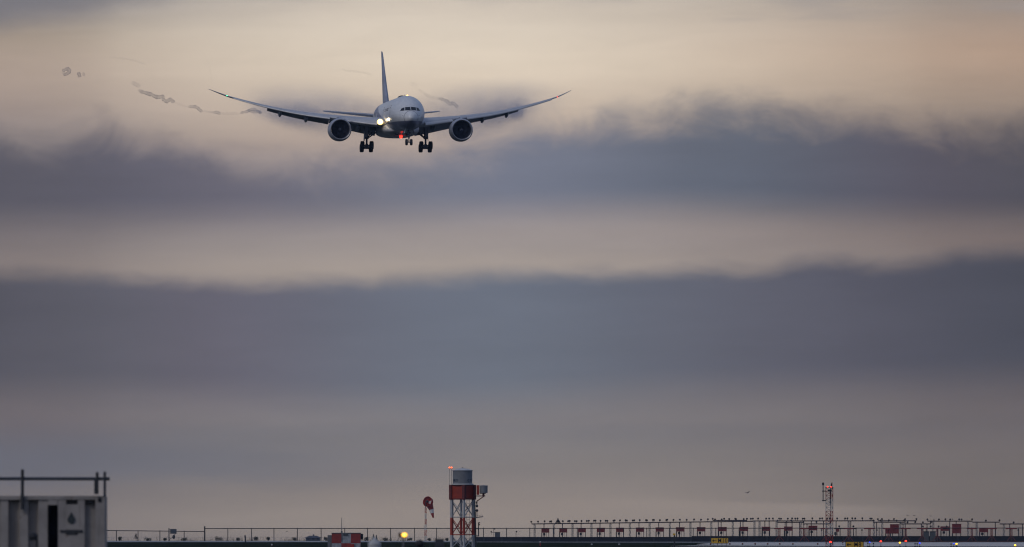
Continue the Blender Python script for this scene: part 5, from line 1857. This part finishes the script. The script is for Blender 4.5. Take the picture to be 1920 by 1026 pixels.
# ------------------------------------------------------------------ near, out of focus: lamps and caps poking into the frame
d = 380.0
k_ = d / F
X = PX(62.5, d)
t_ = T('yard_lamp', (PX(69.5, d), d, 0), 'blurred dark lamp head in front of the container', 'lamp')
t_.part(MB().bar((PX(69.5, d), d, 0), (PX(69.5, d), d, PZ(1010, d)), 2.5 * k_), 'post', M_DARK)
t_.part(MB().ball((PX(62.5, d), d, PZ(1006, d)), (9.2 * k_, 7 * k_, 7.6 * k_), 16, 10).box((PX(63, d), d, PZ(1010.5, d)), (17 * k_, 9 * k_, 7 * k_)), 'lamp_head', M_RUBBER, smooth=True)
d = 420.0
k_ = d / F
X = PX(757.8, d)
t_ = T('warning_lamp', (X, d, 0), 'blurred glowing yellow lamp on a post, left of the windsock', 'lamp')
t_.part(MB().bar((X - .03, d, 0), (X - .03, d, PZ(1008, d)), 1.6 * k_), 'post', M_GALV)
t_.part(MB().ball((X + .01, d, PZ(1003, d)), (5.4 * k_, 4.6 * k_, 4.2 * k_), 16, 10), 'lamp', mat('lit amber globe', (.5, .3, .02), .3, 0, 0, emit=(1.0, .48, .02), estr=2.2), smooth=True)
t_.part(MB().ball((X + .01, d - .07, PZ(1003, d)), (2.6 * k_, 3 * k_, 2.2 * k_), 12, 8), 'bulb', mat('lit bulb', (.8, .7, .4), .3, 0, 0, emit=(1.0, .62, .08), estr=5), smooth=True)
t_.part(MB().box((PX(749.8, d), d + .05, PZ(1003.5, d)), (5 * k_, 8 * k_, 8.5 * k_)).box((X, d + .05, PZ(1008.3, d)), (10 * k_, 8 * k_, 1.8 * k_)), 'housing', mat('lamp housing brown', (.07, .045, .02), .6))
X = PX(702.3, d)
t_ = T('white_finial_post', (X, d, 0), 'blurred white post with a pointed cap right of the chequered hut', 'post')
t_.part(MB().bar((X, d, 0), (X, d, PZ(1020, d)), 12 * k_, seg=16), 'post', M_WHITE, smooth=True)
t_.part(MB().lathe([(12.5 * k_, PZ(1021, d)), (11.5 * k_, PZ(1018, d)), (6 * k_, PZ(1013.5, d)), (3 * k_, PZ(1010, d)), (.9 * k_, PZ(1006.3, d))], (X, d, 0), 'Z', 20, cap=True), 'cap', M_WHITE, smooth=True)
X = PX(787, d)
t_ = T('round_marker', (X, d, 0), 'blurred black ball-topped post left of the tower', 'post')
t_.part(MB().bar((X, d, 0), (X, d, PZ(1020, d)), 3 * k_), 'post', M_DARK)
t_.part(MB().ball((X, d, PZ(1019.5, d)), (8.6 * k_, 8.6 * k_, 7 * k_), 16, 10), 'ball', M_RUBBER, smooth=True)
X = PX(824, d)
t_ = T('meter_post', (X, d, 0), 'blurred dark grey box on a post beside the tower foot', 'post')
t_.part(MB().bar((X, d, 0), (X, d, PZ(1020, d)), 3 * k_), 'post', M_DARK)
t_.part(MB().box((X, d, PZ(1018.5, d)), (17 * k_, 8 * k_, 14 * k_)), 'box', mat('dusky box', (.035, .042, .058), .7))
t_.part(MB().box((X, d, PZ(1011.2, d)), (19 * k_, 9 * k_, 1.6 * k_)), 'lid', M_DARK)

# ------------------------------------------------------------------ haze
HAZE = 2.2e-5
mh = bpy.data.materials.new('haze air')
mh.use_nodes = True
mh.node_tree.nodes.clear()
t = NT(mh.node_tree)
pv = t.n('ShaderNodeVolumePrincipled')
pv.inputs['Color'].default_value = (0.5, 0.68, 1.0, 1)
pv.inputs['Density'].default_value = HAZE
pv.inputs['Anisotropy'].default_value = 0.2
ou = t.n('ShaderNodeOutputMaterial')
mh.node_tree.links.new(pv.outputs[0], ou.inputs['Volume'])
tag(MB().box((0, 5800, 59), (13500, 12800, 121)).build('haze', mh), 'thin evening haze over the whole airfield', 'haze', kind='stuff')
S.cycles.filter_width = 1.15
S.cycles.volume_bounces = 1
S.cycles.max_bounces = 8
S.cycles.transparent_max_bounces = 24
S.cycles.volume_max_steps = 128
